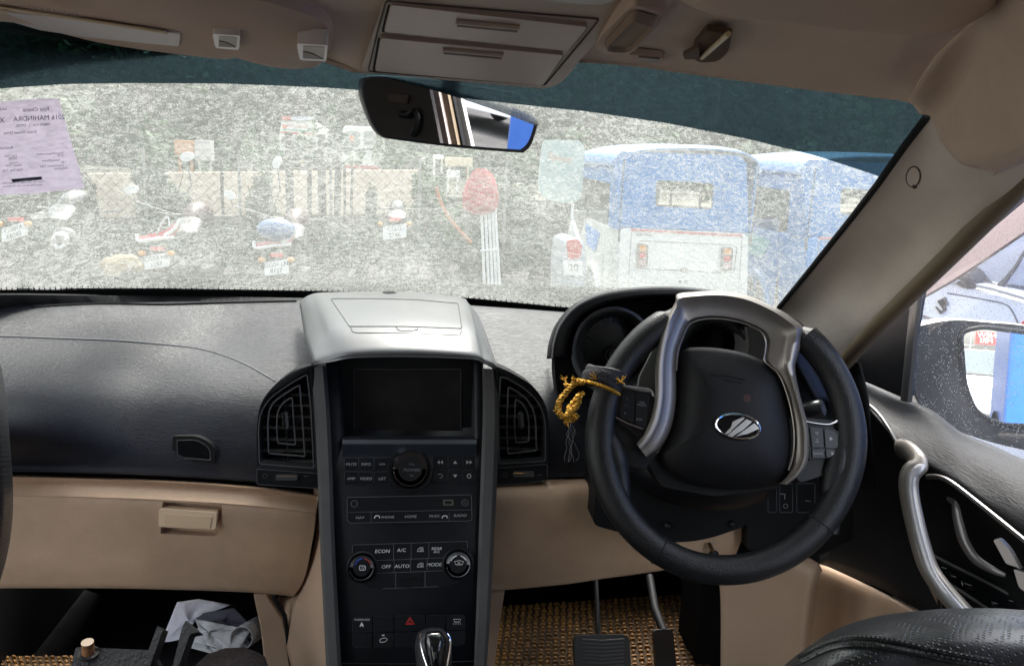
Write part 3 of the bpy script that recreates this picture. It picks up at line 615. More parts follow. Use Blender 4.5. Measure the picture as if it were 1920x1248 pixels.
def knob(cx, cy, r, h, nm, cap, ringm, glints=True):
    c = SP.at(cx, cy, O); n = SP.n; sc_ = (SP.at(cx + 10, cy, O) - c).length / 10
    x = (SP.at(cx + 10, cy, O) - c).normalized(); y = n.cross(x)
    def ring(rad_, hh, seg=48, wob=0.): return [c + (x * math.cos(2 * math.pi * k / seg) + y * math.sin(2 * math.pi * k / seg)) * (rad_ * sc_ * (1 + (wob if k % 2 else 0))) + n * hh for k in range(seg + 1)]
    K = MB().grid([ring(r * 1.22, 0), ring(r * 1.2, .003), ring(r * 1.08, .004), ring(r * 1.0, .002)]).build(nm, BLK, cons, ang=60)
    MB().grid([ring(r * .98, .001, 72, .01), ring(r * .96, h * .8, 72, .012), ring(r * .92, h), ring(r * .84, h + .0006), ring(r * .80, h - .001)]).build('knob_ring', ringm, K, ang=60)
    MB().grid([ring(r * .81, h - .002), ring(r * .79, h), ring(r * .7, h + .0004), ring(r * .4, h + .001), ring(.01, h + .0012)]).build('knob_face', cap, K, ang=60)
    return K
K1 = knob(769, 879, 35, .016, 'power_knob', BLK, mat('smoked_chrome', (.20, .20, .22), .15, 1.))
letters(K1, [(772, 870, 5.5, 'VOL'), (772, 881, 8, 'POWER'), (772, 891, 5, 'SEL')], m=mat('dim_letter', (.16, .16, .17), .6), o=O + .0185)
# media slot panel
mp_ = btn(rp([(651, 932), (884, 927), (885, 974), (877, 976), (656, 980), (651, 975)], 4), cons, nm='media_panel', h=.0014)
b = MB(); outline(rp([(651, 932), (884, 927), (885, 974), (877, 976), (656, 980), (651, 975)], 4), b, .0005, O + .0014); b.tube([SP.at(652, 960, O + .0016), SP.at(884, 955, O + .0016)], .0004, 5)
for x, y in ((696, 0), (842, 0)): b.tube([SP.at(x, 960, O + .0016), SP.at(x, 978, O + .0016)], .0003, 5)
b.build('panel_edge', LINE, mp_)
plate(SP, rr(831, 936, 850, 947, 1), O, O + .0022, 'usb_socket', mat('socket', (.16, .15, .12), .4, .6), mp_, .0004); plate(SP, rr(834, 938.5, 847, 944.5, .5), O + .002, O + .0024, 'socket_hole', PIT, mp_, 0)
b = MB(); b.tube([SP.at(x, y, O + .002) for x, y in ell(872, 942, 6, 6, 20)], .0008, 6, True); b.tube([SP.at(x, y, O + .002) for x, y in ell(872, 942, 2.3, 2.3, 12)], .0006, 5, True); b.build('aux_socket', mat('aux', (.05, .05, .055), .3), mp_)
b = MB(); b.tube([SP.at(x, y, O + .0016) for x, y in ell(664, 944, 6, 6, 20)], .0006, 6, True); b.build('blanking_plug', LINE, mp_)
letters(mp_, [(675, 970, 7, 'NAV', -1), (727, 969, 6.5, 'PHONE', -1), (770, 968, 7, 'HOME', -1), (815, 967, 6.5, 'MUSIC', -1), (863, 966, 7, 'RADIO', -1)], o=O + .0017)
b = MB()
for x in (707, 834): b.tube([SP.at(a, c, O + .0017) for a, c in sp2([(x - 5, 971), (x - 3, 967), (x + 3, 966.5), (x + 5, 970.5)], 3, False)], .0008, 5)
b.build('phone_symbol', WHT, mp_)
# climate panel
cp_ = btn(rp([(662, 1020), (876, 1014), (880, 1040), (872, 1090), (830, 1100), (700, 1104), (668, 1090), (660, 1040)], [3, 3, 10, 20, 20, 20, 16, 8]), cons, nm='climate_panel', h=.0012)
b = MB()
for q in (((661, 1022), (661, 1036)), ((661, 1021), (876, 1014)), ((876, 1014), (877, 1028)), ((738, 1018), (738, 1048)), ((771, 1017), (771, 1047)), ((804, 1016), (804, 1046)), ((705, 1050), (832, 1045)), ((739, 1048), (739, 1072)), ((770, 1048), (770, 1070)), ((801, 1047), (801, 1068)), ((742, 1072), (742, 1102)), ((797, 1070), (797, 1101)), ((716, 1103), (822, 1099)), ((705, 1074), (832, 1069))):
    b.tube([SP.at(*q[0], O + .0014), SP.at(*q[1], O + .0014)], .0004, 5)
b.build('panel_edge', LINE, cp_)
letters(cp_, [(717, 1033, 9, 'ECON', -1), (753, 1031, 9, 'A/C', -1), (819, 1028, 7.5, 'REAR', -1), (819, 1034, 6.5, 'A/C', -1), (724, 1062, 9, 'OFF', -1), (754, 1061, 9, 'AUTO', -1), (814, 1058, 9, 'MODE', -1)], m=WHT, o=O + .0015)
b = MB()
for y0 in (1030, 1059):
    b.tube([SP.at(x, y, O + .0015) for x, y in ((782, y0 + 3), (784, y0 - 1), (788, y0 - 4), (793, y0 - 4), (794, y0 + 3))], .0004, 5, True); b.tube([SP.at(x, y, O + .0015) for x, y in ell(790, y0, 2, 1.5, 10)], .0003, 5, True)
b.build('recirculation_symbol', WHT, cp_)
b = MB()
for k in range(5): b.tube([SP.at(x, y, O + .0018) for x, y in sp2([(750, 1077 + k * 5), (768, 1080 + k * 5), (789, 1076 + k * 5)], 3, False)], .0008, 5)
b.build('sensor_grille', BLK, cp_)
K2 = knob(679, 1062, 24.5, .014, 'temperature_knob', BLK, mat('smoked_dark', (.10, .10, .11), .15, 1.)); K3 = knob(858, 1056, 24.5, .014, 'fan_knob', BLK, CHR if False else mat('smoked_chrome', (.20, .20, .22), .15, 1.))
kz = O + .0162
def arcs(par, cx, cy, r, a0, a1, m, nm='knob_mark', w_=.0008):
    MB().tube([SP.at(x, y, kz) for x, y in ell(cx, cy, r, r, 12, 0, a0, a1)], w_, 5).build(nm, m, par)
arcs(K2, 681, 1062, 15, 195, 265, mat('blue_print', (.03, .10, .55), .5)); arcs(K2, 681, 1062, 15, 278, 345, mat('red_print', (.5, .05, .03), .5))
arcs(K3, 860, 1056, 15, 200, 255, WHT); arcs(K3, 860, 1056, 15, 285, 335, WHT)
b = MB(); outline(rr(674, 1060, 685, 1068, 2), b, .0005, kz - .0006); b.tube([SP.at(x, y, kz) for x, y in ((677, 1066), (679, 1062), (681, 1066), (683, 1062))], .0003, 4); b.build('demist_symbol', WHT, K2)
b = MB(); b.tube([SP.at(x, y, kz) for x, y in ((855, 1058), (852, 1052), (861, 1050), (869, 1052), (866, 1058))], .0005, 5, True); b.tube([SP.at(x, y, kz) for x, y in ell(860.5, 1055, 2, 1.5, 10)], .0004, 4, True); b.build('demist_symbol', WHT, K3)
# lower switches
for j, (y0, y1) in enumerate(((1152, 1180), (1183, 1210))):
    for i, (x0, x1) in enumerate(((661, 697), (700, 738), (741, 796), (799, 834), (837, 872))):
        k = btn(rp([(x0, y0 + (4 - i)), (x1, y0 + (3.2 - i)), (x1 - .6 * j, y1 + (3 - i)), (x0, y1 + (4 - i))], [10 if (i == 0 and j == 0) else 2, 10 if (i == 4 and j == 0) else 2, 10 if (i == 4 and j) else 2, 10 if (i == 0 and j) else 2]), cons, nm='switch', h=.002)
        b = MB(); outline(rp([(x0, y0 + (4 - i)), (x1, y0 + (3.2 - i)), (x1 - .6 * j, y1 + (3 - i)), (x0, y1 + (4 - i))], [10 if (i == 0 and j == 0) else 2, 10 if (i == 4 and j == 0) else 2, 10 if (i == 4 and j) else 2, 10 if (i == 0 and j) else 2]), b, .0004); b.build('button_edge', mat('line2', (.05, .05, .055), .5), k)
        z = O + .0024
        if (i, j) == (2, 0):
            b = MB(); RED = mat('hazard_red', (.75, .03, .02), .5); b.tube([SP.at(x, y, z) for x, y in ((761, 1169), (768.5, 1157), (777, 1169))], .0010, 4, True); b.tube([SP.at(x, y, z) for x, y in ((765, 1167), (768.7, 1161), (773, 1167))], .0005, 4, True); b.build('hazard_triangle', RED, k)
        if (i, j) == (0, 0):
            letters(k, [(679, 1161, 5, 'PASSENGER', 0)], m=WHT, o=z); b = MB(); b.ngon([SP.at(x, y, z) for x, y in ((678, 1165), (681, 1170), (682, 1175), (678, 1172), (674, 1175), (676, 1169))]); b.build('airbag_symbol', WHT, k)
        if (i, j) == (4, 0):
            b = MB(); b.tube([SP.at(x, y, z) for x, y in ((850, 1160), (864, 1160), (862, 1165), (852, 1165))], .0004, 4, True)
            for q in range(4): b.tube([SP.at(851 + q * 4, 1167, z), SP.at(850 + q * 4.6, 1170, z)], .0003, 4)
            b.build('lamp_symbol', WHT, k)
        if (i, j) == (1, 1):
            b = MB(); b.tube([SP.at(x, y, z) for x, y in sp2([(712, 1199), (716, 1196), (722, 1195), (726, 1198), (722, 1202), (714, 1203)], 3)], .0005, 4, True); b.tube([SP.at(716, 1190, z), SP.at(721, 1190, z)], .0009, 4); b.build('hill_symbol', WHT, k)
MB().tube([SP.at(612, 1243, .010), SP.at(760, 1244, .010), SP.at(905, 1238, .010)], .0012, 6).build('console_seam', GAP, cons)
# silver storage hood over the screen
hf = [(586, 686, 1.20), (592, 681, 1.178), (622, 676, 1.165), (662, 669, 1.156), (757, 667, 1.15), (882, 671, 1.156), (908, 678, 1.165), (928, 688, 1.18), (933, 696, 1.20)]
hf2 = [(584, 672, 1.21), (589, 668, 1.19), (616, 660, 1.178), (658, 652, 1.165), (757, 650, 1.158), (881, 656, 1.165), (906, 664, 1.178), (925, 675, 1.19), (931, 684, 1.21)]
hm = [(573, 640, 1.29), (578, 634, 1.27), (604, 622, 1.25), (640, 611, 1.235), (757, 608, 1.225), (876, 616, 1.235), (897, 626, 1.25), (914, 640, 1.27), (920, 650, 1.29)]
hb = [(566, 600, 1.42), (570, 592, 1.41), (588, 578, 1.40), (624, 568, 1.39), (757, 566, 1.38), (869, 577, 1.39), (886, 588, 1.40), (902, 606, 1.41), (908, 616, 1.42)]
ht = [(562, 572, 1.50), (565, 564, 1.50), (582, 553, 1.50), (618, 548, 1.50), (757, 547, 1.50), (860, 557, 1.50), (878, 568, 1.50), (893, 585, 1.50), (899, 596, 1.50)]
und = [(x + (757 - x) * .03, y + 2, d + .05) for x, y, d in hf]
HD = MB().grid(loft([[PY(*q) for q in r] for r in ([(x, y + 6, d + .03) for x, y, d in ht], ht, hb, hm, hf2, hf, [(x, y + 2, d + .006) for x, y, d in hf], und)], 5, 6)).build('storage_hood', SILVH, cons, face_eye=True, solid=.004, ang=24)
sh = Surf(HD)
lid = rp([(620, 560), (700, 560), (780, 562), (859, 569), (866, 616), (757, 612), (655, 612)], [4, 0, 0, 3, 3, 0, 3])
def dens(pts, k=5, closed=True):
    out = []; n = len(pts)
    for i in range(n if closed else n - 1):
        a, c = pts[i], pts[(i + 1) % n]; out += [(a[0] + (c[0] - a[0]) * t / k, a[1] + (c[1] - a[1]) * t / k) for t in range(k)]
    return out
GREYG = mat('lid_gap', (.06, .065, .07), .6)
MB().tube([sh.at(x, y, .0002) for x, y in dens(lid)], .0009, 5, True).build('lid_gap', GREYG, HD)
MB().tube([sh.at(x, y, .0002) for x, y in dens([(657, 613), (661, 622), (668, 624), (757, 624), (840, 628), (863, 627), (866, 618)], 5, False)], .0007, 5).build('lid_lip', GREYG, HD)
MB().tube([sh.at(x, y, .0005) for x, y in dens([(743, 613), (746, 619), (752, 620), (775, 620), (783, 618), (783, 614)], 4, False)], .0007, 5).build('lid_latch', GREYG, HD)
MB().ngon([sh.at(x, y, .0012) for x, y in ell(730, 548.5, 13, 2, 16)]).build('sun_sensor', PIT, HD)

# ================================================================ GEAR LEVER
gl_ = thing('gear_lever', 'glossy black gear lever knob with chrome edges below the hazard switch', 'gear lever', PY(815, 1260, .93))
gq = Plane(PY(815, 1215, .945), V((.05, -1, .5)))
kn = dome(gq, rp([(795, 1184), (812, 1180), (830, 1181), (843, 1192), (848, 1225), (845, 1270), (785, 1270), (779, 1215), (785, 1192)], [8, 8, 8, 12, 14, 6, 6, 16, 10]), 0, .022, 'knob_body', mat('knob_leather', (.03, .03, .033), .35), gl_, pw=2.2, back=.03)
dome(gq, rp([(800, 1184), (829, 1183), (837, 1198), (834, 1240), (830, 1270), (806, 1270), (798, 1230), (795, 1200)], [8, 10, 8, 8, 4, 4, 8, 8]), .015, .012, 'knob_cap', GLOSSB, gl_, pw=2.4, back=.01)
for q in ([(791, 1187), (788, 1200), (793, 1225), (801, 1250), (803, 1272)], [(838, 1186), (844, 1198), (843, 1220), (838, 1250), (838, 1272)]):
    MB().tube([gq.at(x, y, .018) for x, y in sp2(q, 5, False)], .0016, 8).build('knob_chrome', CHR, gl_)
b = MB(); b.tube([gq.at(815, 1262, .0), gq.at(815, 1300, -.06)], .012, 12); b.build('lever_shaft', BLKM, gl_)
# ================================================================ STEERING WHEEL
WC = PY(1360, 822, .93)
WP = Plane(WC, V((-.16, -.90, .40)))
whl = thing('steering_wheel', 'black leather steering wheel with silver arch and spokes, scuffed rim', 'steering wheel', WC)
# column shroud is fixed: separate thing
col = thing('steering_column', 'black plastic steering column shroud behind the wheel with key slot and stalk', 'steering column', PY(1330, 940, 1.08))
q1 = Plane(PY(1330, 900, 1.03), WP.n)
dome(q1, sp2([(1188, 800), (1186, 865), (1200, 905), (1240, 935), (1300, 952), (1360, 956), (1420, 945), (1452, 922), (1470, 890), (1500, 820), (1500, 760), (1340, 740), (1230, 750)], 5), -.03, .05, 'upper_shroud', BLK, col, pw=4, back=.12)
q2 = Plane(PY(1250, 960, 1.11), V((-.05, -.95, .05)))
plate(q2, rp([(1122, 905), (1200, 880), (1450, 880), (1420, 940), (1400, 985), (1330, 1010), (1270, 1018), (1200, 1008), (1112, 984), (1116, 930)], [10, 20, 10, 20, 14, 30, 30, 30, 12, 10]), -.14, .02, 'lower_shroud', BLKM, col, .01, seg=3)
b = MB(); b.ball(q2.at(1252, 985, .024), .007); b.ball(q2.at(1373, 982, .024), .006); b.build('shroud_screw', BLK, col)
ip2 = Plane(PY(1375, 1015, 1.14), V((-.05, -1, .1)))
plate(ip2, rp([(1270, 1016), (1400, 986), (1378, 1045), (1268, 1046)], [4, 3, 4, 8]), -.05, .014, 'ignition_trim', BEIGE, col, .003)
# stalk
S0, S1 = PY(1470, 776, 1.02), PY(1540, 765, .985)
b = MB(); b.tube([S0, S0.lerp(S1, .3), S1, S1 + (S1 - S0) * .06], [.009, .0125, .0135, .011], 18); b.build('stalk', mat('stalk_satin', (.045, .046, .05), .25), col)
# key
key = thing('ignition_key', 'small dark key with bronze ring left hanging under the steering column', 'key', ip2.at(1335, 1030, .02))
b = MB(); b.tube([ip2.at(1329, 1018, .02), ip2.at(1335, 1030, .03), ip2.at(1338, 1036, .03)], .0035, 8); b.build('key_blade', mat('bronze', (.16, .09, .04), .4, .8), key)
b = MB(); b.ball(ip2.at(1338, 1040, .03), (.010, .006, .009)); b.build('key_head', BLK, key); MB().tube([ip2.at(x, y, .03) for x, y in ell(1340, 1044, 8, 6, 16)], .0012, 6, True).build('key_ring', mat('bronze', (.16, .09, .04), .4, .8), key)
# rim
rim_c = [(1360 + 234 * math.cos(t), 822 + 246 * math.sin(t)) for t in [2 * math.pi * k / 96 for k in range(96)]]
pth = [WP.at(x, y, 0) for x, y in rim_c]; rr_ = []
for k in range(96):
    t = 360 * k / 96; r = .0195
    for c, wd, am in ((175, 22, .0022), (5, 22, .0022), (300, 18, .0015), (240, 18, .0015)):
        d = (t - c + 180) % 360 - 180; r += am * math.exp(-(d / wd) ** 2)
    if 243 < t < 308: r = .0168; pth[k] = pth[k] - WP.n * .010
    rr_.append(r)
RIM = MB().tube(pth, rr_, 20, True).build('rim', RIMG, whl)
for a in (122, 41):   # leather joints
    t = rad(a); k = int(a / 360 * 96); c = WP.at(1360 + 234 * math.cos(t), 822 + 246 * math.sin(t)); tg = (pth[(k + 2) % 96] - pth[k - 1]).normalized()
    x = tg.cross(WP.n).normalized(); MB().tube([c + (x * math.cos(2 * math.pi * j / 28) + WP.n * math.sin(2 * math.pi * j / 28)) * (rr_[k] + .0001) for j in range(28)], .0009, 6, True).build('rim_joint', GAP, RIM)
# leather swelling in the lower right and left of the rim where the lower spokes grow out
def skin(path, radii, name, m, par): return MB().tube(spline([WP.at(x, y, o) for x, y, o in path], 6), [r for r in [V((q, 0, 0)).x for q in [p.x for p in spline([(r, 0, 0) for r in radii], 6)]]], 16).build(name, m, par)
skin([(1590, 800, .0), (1572, 868, .0), (1560, 905, -.003), (1562, 960, -.002), (1560, 1000, .0)], [.013, .019, .017, .012, .008], 'thumb_rest', RIMG, whl)
skin([(1130, 800, .0), (1150, 850, .0), (1160, 890, -.003), (1168, 935, -.002), (1180, 965, .0)], [.013, .018, .016, .012, .008], 'thumb_rest', RIMG, whl)
# spokes (black carriers)
plate(WP, rp([(1120, 720), (1232, 738), (1226, 800), (1232, 850), (1210, 880), (1165, 870), (1140, 840)], 8), -.026, .004, 'spoke', BLK, whl, .006, seg=3)
plate(WP, rp([(1480, 780), (1590, 790), (1594, 870), (1560, 885), (1500, 905), (1478, 870)], 8), -.026, .002, 'spoke', BLK, whl, .006, seg=3)
plate(WP, rp([(1205, 850), (1250, 850), (1470, 880), (1490, 890), (1460, 915), (1340, 930), (1240, 912)], 12), -.05, -.012, 'hub_back', BLKM, whl, .01, seg=3)
# silver arch + spokes, built as a rounded band swept between traced inner and outer edges
SO = [(1194, 832), (1207, 812), (1222, 775), (1228, 735), (1228, 700), (1231, 664), (1240, 623), (1254, 589), (1266, 566), (1270, 551), (1300, 547), (1350, 545), (1400, 553), (1450, 574), (1486, 597), (1504, 612), (1503, 630), (1499, 655), (1491, 685), (1494, 712), (1503, 752), (1514, 795), (1517, 830), (1514, 866), (1499, 889), (1476, 908)]
SI = [(1213, 858), (1236, 840), (1256, 808), (1266, 765), (1268, 730), (1267, 695), (1269, 664), (1274, 646), (1282, 624), (1294, 606), (1318, 598), (1350, 597), (1385, 603), (1412, 613), (1430, 624), (1437, 640), (1436, 657), (1434, 676), (1446, 688), (1461, 702), (1474, 730), (1486, 775), (1491, 817), (1489, 855), (1480, 885), (1462, 906)]
def arch(n=5):
    so_, si_ = spline([(x, y, 0) for x, y in SO], n), spline([(x, y, 0) for x, y in SI], n); rows = []
    N = len(so_) - 1
    prof = ((0.0, -.022), (0.0, .004), (.05, .0125), (.16, .0165), (.34, .0160), (.42, .0130), (.52, .0095), (.72, .0070), (.90, .0045), (1.0, -.002), (1.0, -.024))
    for j, (u, o) in enumerate(prof):
        row = []
        for k, (a, c) in enumerate(zip(so_, si_)):
            p = a.lerp(c, u); t = k / N; topf = max(0, 1 - abs(t - .46) / .22) ; topf = min(1, topf * 2)
            extra = .0075 * topf if 0.0 <= u <= .3 else 0
            row.append(WP.at(p.x, p.y, o + (extra + .004 if o > 0 else 0)))
        rows.append(row)
    return rows
MB().grid(arch()).build('silver_arch', SILV, whl, face_eye=True, ang=50)
MB().tube([WP.at(x, y, .0105) for x, y in sp2([(x * .985 + 1360 * .015, y * .985 + 640 * .015) for x, y in SI[5:-1]], 5, False)], .0011, 6).build('arch_edge', mat('worn_edge', (.42, .37, .32), .3, .8), whl)
plate(Plane(WP.at(1220, 680, -.035), WP.n), rp([(1238, 622), (1242, 670), (1232, 736), (1196, 732), (1200, 704), (1222, 660)], 3), -.02, .0, 'spoke_shoulder', mat('shoulder_grey', (.16, .175, .165), .45, .3), whl, .003)
# airbag cover
HB = [(1276, 668), (1284, 655), (1304, 651), (1340, 652), (1385, 659), (1425, 673), (1452, 691), (1468, 716), (1480, 760), (1489, 815), (1488, 860), (1476, 893), (1452, 910), (1400, 917), (1340, 915), (1290, 905), (1255, 884), (1238, 858), (1240, 846), (1258, 812), (1268, 768), (1272, 720)]
hub = dome(WP, sp2(HB, 6), -.004, .030, 'airbag_cover', HUBM, whl, rings=14, pw=3.4, back=.03)
sh2 = Surf(hub)
for pts in ([(1330, 700), (1345, 706), (1362, 703), (1378, 708), (1396, 712)], [(1356, 711), (1372, 716), (1380, 713), (1392, 719)]):
    MB().tube([sh2.at(x, y, .0001) for x, y in pts], .0006, 5).build('scuff', BLKM, hub)
MB().ngon([sh2.at(x, y, .0003) for x, y in sp2([(1396, 740), (1404, 739), (1408, 744), (1406, 752), (1398, 754), (1394, 748)], 3)]).build('red_stain', mat('red_stain', (.045, .010, .008), .6), hub)
# emblem
E = Plane(sh2.at(1383, 799, .0), WP.n)
em = plate(E, ell(1383, 799, 40, 21, 40, 9), -.003, .0012, 'emblem', GLOSSB, whl, .0004)
MB().tube([E.at(x, y, .0018) for x, y in ell(1383, 799, 41.5, 22.5, 48, 9)], .0018, 8, True).build('emblem_ring', CHR, em)
b = MB()
for pts in ([(1374, 790), (1392, 782), (1397, 783), (1381, 798), (1367, 812), (1357, 815), (1371, 800)], [(1363, 817), (1400, 785), (1411, 790), (1393, 806), (1373, 818)], [(1379, 818), (1414, 793), (1424, 803), (1402, 813)]):
    b.prism([E.at(x, y, .0034) for x, y in pts], E.n * -.002)
b.build('emblem_wings', mat('emblem_satin', (.80, .79, .77), .28, .85), em, bevel=.0005)
# button pods
lp_ = plate(WP, rp([(1163, 722), (1172, 724), (1216, 730), (1226, 740), (1222, 776), (1211, 815), (1200, 822), (1154, 786), (1155, 752)], [2, 2, 8, 8, 10, 8, 6, 6, 8]), .0, .013, 'button_pod', GLOSSB, whl, .002)
MB().tube([WP.at(x, y, .0135) for x, y in sp2([(1164, 721), (1180, 726), (1206, 730), (1220, 733), (1226, 743)], 5, False)], [.0012 + .0018 * math.sin(math.pi * i / 20) for i in range(21)], 8).build('pod_trim', mat('pod_chrome', (.6, .6, .62), .2, .9), whl)
MB().tube([WP.at(x, y, .0135) for x, y in ((1155, 782), (1178, 794), (1206, 804))], .0010, 6).build('pod_trim', mat('worn_edge', (.42, .37, .32), .3, .8), whl)
plate(WP, rp([(1170, 732), (1190, 735), (1188, 792), (1162, 783)], 4), .010, .0146, 'pod_button', BLK, lp_, .0008); plate(WP, rp([(1193, 735), (1218, 738), (1210, 804), (1192, 797)], 4), .010, .0146, 'pod_button', BLK, lp_, .0008)
def wlet(par, items):
    b = MB()
    for x, y, s, t in items: text(WP, x, y, s, t, .0150, b, rot=6, sx=1.2)
    b.build('lettering', mat('dim_letter2', (.22, .22, .23), .6), par, smooth=False, merge=False)
wlet(lp_, [(1176, 748, 6, '^'), (1175, 760, 5, '+ -'), (1172, 775, 7, 'Y'), (1204, 754, 5, 'VOL'), (1203, 759, 5, 'MODE'), (1199, 786, 5, 'END')])
rp_ = plate(WP, rp([(1514, 797), (1560, 800), (1575, 812), (1577, 846), (1570, 856), (1518, 862)], [3, 10, 10, 8, 6, 4]), .0, .010, 'button_pod', BLK, whl, .002)
for pts in (rp([(1519, 801), (1542, 803), (1545, 838), (1523, 838)], 2), rp([(1546, 804), (1562, 806), (1570, 816), (1572, 840), (1548, 839)], [2, 8, 6, 2, 2]), rp([(1523, 841), (1545, 841), (1546, 857), (1524, 858)], 2), rp([(1549, 842), (1572, 843), (1569, 853), (1550, 857)], [2, 2, 5, 2])):
    plate(WP, pts, .008, .0122, 'pod_button', mat('button_satin', (.022, .023, .027), .4), rp_, .0007)
MB().tube([WP.at(x, y, .009) for x, y in sp2([(1511, 789), (1530, 793), (1552, 795), (1564, 792), (1570, 789)], 5, False)], [.001 + .0010 * (i / 20) ** 2 for i in range(21)], 8).build('pod_trim', mat('pod_chrome', (.6, .6, .62), .2, .9), whl)
MB().tube([WP.at(x, y, .009) for x, y in sp2([(1570, 808), (1577, 820), (1579, 840), (1573, 857)], 5, False)], .0014, 8).build('pod_trim', SILVD, whl)
b = MB()
for x, y, s, k in ((1558, 822, 4, 'r'), (1561, 850, 3.4, 'r')):
    b.ngon([WP.at(x - s * .6, y - s, .0126), WP.at(x + s, y, .0126), WP.at(x - s * .6, y + s, .0126)])
for y in (811, 828): b.tube([WP.at(1528, y, .0125), WP.at(1535, y, .0125)], .0005, 4); b.ball(WP.at(1532, y + (4 if y < 820 else -4), .0125), .0009, 6, 5)
text(WP, 1534, 850, 5, 'CANCEL', .0126, b); b.build('pod_symbol', mat('dim_letter3', (.4, .4, .42), .6), rp_, smooth=False, merge=False)

# ================================================================ CHARM TIED TO THE WHEEL
ch = thing('wheel_charm', 'black and gold tinsel charm knotted round the left of the wheel rim', 'charm', WP.at(1120, 720))
t0 = rad(198); DK = mat('charm_cloth', (.02, .017, .022), .6, bump=(300, .6, 3)); GO = mat('gold_tinsel', (.62, .34, .05), .28, .85, bump=(500, .8, 3))
cc = WP.at(1131, 714, 0); tg = (WP.at(1120, 745) - WP.at(1140, 690)).normalized(); xr = tg.cross(WP.n).normalized()
b = MB()
for k, (dz, rr0, rt_) in enumerate(((-.010, .0260, .0042), (-.003, .0268, .0048), (.004, .0262, .0040))):
    b.tube([cc + tg * (dz + .003 * math.sin(a * 2 + k)) + (xr * math.cos(a) + WP.n * math.sin(a)) * rr0 for a in [2 * math.pi * j / 40 for j in range(40)]], rt_, 8, True, flat=(tg, 1, 1.5))
b.build('cloth_band', DK, ch)
def twist(path, r, n, m, nm, par, th=.0011, turns=9):
    p = spline(path, n); b = MB()
    for ph in (0, 2.1, 4.2):
        q = []
        for i, c in enumerate(p):
            t = (p[min(i + 1, len(p) - 1)] - p[max(i - 1, 0)]).normalized(); a = t.cross(WP.n).normalized(); d = t.cross(a); w_ = ph + turns * 2 * math.pi * i / len(p)
            q.append(c + (a * math.cos(w_) + d * math.sin(w_)) * r)
        b.tube(q, th, 5)
    return b.build(nm, m, par)
twist([cc + tg * .012 + (xr * math.cos(a) + WP.n * math.sin(a)) * .029 for a in [math.pi * (-.15) + math.pi * 1.3 * j / 12 for j in range(13)]], .0018, 6, GO, 'gold_thread', ch, .0014, 14)
knot = [WP.at(x, y, o) for x, y, o in ((1096, 716, .022), (1078, 718, .024), (1062, 735, .026), (1048, 755, .026), (1048, 774, .026), (1060, 782, .024), (1070, 770, .022), (1082, 760, .020), (1086, 742, .018), (1078, 752, .012), (1066, 768, .012), (1072, 786, .014), (1082, 778, .018))]
twist(knot, .0032, 6, GO, 'gold_thread', ch, .0019, 16); MB().tube(spline(knot, 6), .0034, 8).build('knotted_cord', DK, ch)
b = MB()
for x, y, s in ((1078, 712, .007), (1048, 768, .0065), (1052, 746, .005), (1064, 790, .006), (1090, 738, .005), (1076, 779, .005), (1060, 720, .004)):
    c = WP.at(x, y, .024)
    for k in range(16):
        d = V((random.gauss(0, 1), random.gauss(0, 1), random.gauss(0, 1))).normalized(); b.tube([c + d * s * .2, c + d * s * random.uniform(.7, 1.3)], [.0017, .0005], 4)
for x, y in ((1165, 716), (1120, 711), (1058, 712)):
    c = WP.at(x, y, .026)
    for k in range(7): b.tube([c, c + V((random.uniform(-1, 1), random.uniform(-.5, .5), random.uniform(-.2, 1))) * .011], [.0010, .0004], 4)
b.build('gold_tassel', GO, ch)
b = MB()
for k in range(5):
    p = WP.at(1070, 790, .015); pts = [p]
    for j in range(9): p = p + V((random.uniform(-.0035, .0045), random.uniform(-.002, .002), -.0065)); pts.append(p)
    b.tube(pts, .00022, 3)
b.build('loose_thread', mat('thread', (.25, .24, .25), .5), ch)

# ================================================================ FOOTWELLS
def weave(name, lab, loc, quad, nx, ny, g=None):
    """woven rubber-backed mat: rows of raised bars crossing at right angles"""
    t = thing(name, lab, 'floor mat', loc, g); A, B, C_, D_ = quad
    MB().prism([A, B, C_, D_], (0, 0, -.006)).build('mat_backing', mat('mat_backing', (.035, .018, .004), .9), t)
    MM = mat('mat_ochre', (.17, .080, .012), .65, bump=(300, .4, 2), var=(14, .6)); b = MB()
    for i in range(nx):
        for j in range(ny):
            u, v = (i + .5) / nx, (j + .5) / ny; p = A.lerp(B, u).lerp(D_.lerp(C_, u), v); du = (B - A) / nx; dv = (D_ - A) / ny
            rj = random.uniform(.78, 1.08); hj = random.uniform(.0025, .0055); p = p + V((random.uniform(-.0006, .0006), random.uniform(-.0006, .0006), 0)); du = du * rj; dv = dv * rj
            if (i + j) % 2: du, dv = du * .92, dv * .52
            else: du, dv = du * .52, dv * .92
            b.add([p - du / 2 - dv / 2, p + du / 2 - dv / 2, p + du / 2 + dv / 2, p - du / 2 + dv / 2, p - du * .3 - dv * .3 + V((0, 0, hj)), p + du * .3 - dv * .3 + V((0, 0, hj)), p + du * .3 + dv * .3 + V((0, 0, hj)), p - du * .3 + dv * .3 + V((0, 0, hj))],
                  [(4, 5, 6, 7), (0, 1, 5, 4), (1, 2, 6, 5), (2, 3, 7, 6), (3, 0, 4, 7)])
    b.build('mat_weave', MM, t, smooth=False, merge=False)
    return t
weave('floor_mat', 'ochre woven floor mat under the brake pedal in the driver footwell', (.35, 1.45, .46), [PZ(915, 1300, .475), PZ(1345, 1300, .475), PZ(1300, 1112, .50), PZ(938, 1136, .50)], 30, 24, 'ochre floor mats')
weave('floor_mat', 'ochre woven floor mat at the lower left in the passenger footwell', (-.5, 1.2, .46), [PZ(-160, 1320, .50), PZ(180, 1320, .50), PZ(150, 1229, .505), PZ(-160, 1229, .505)], 26, 11, 'ochre floor mats')
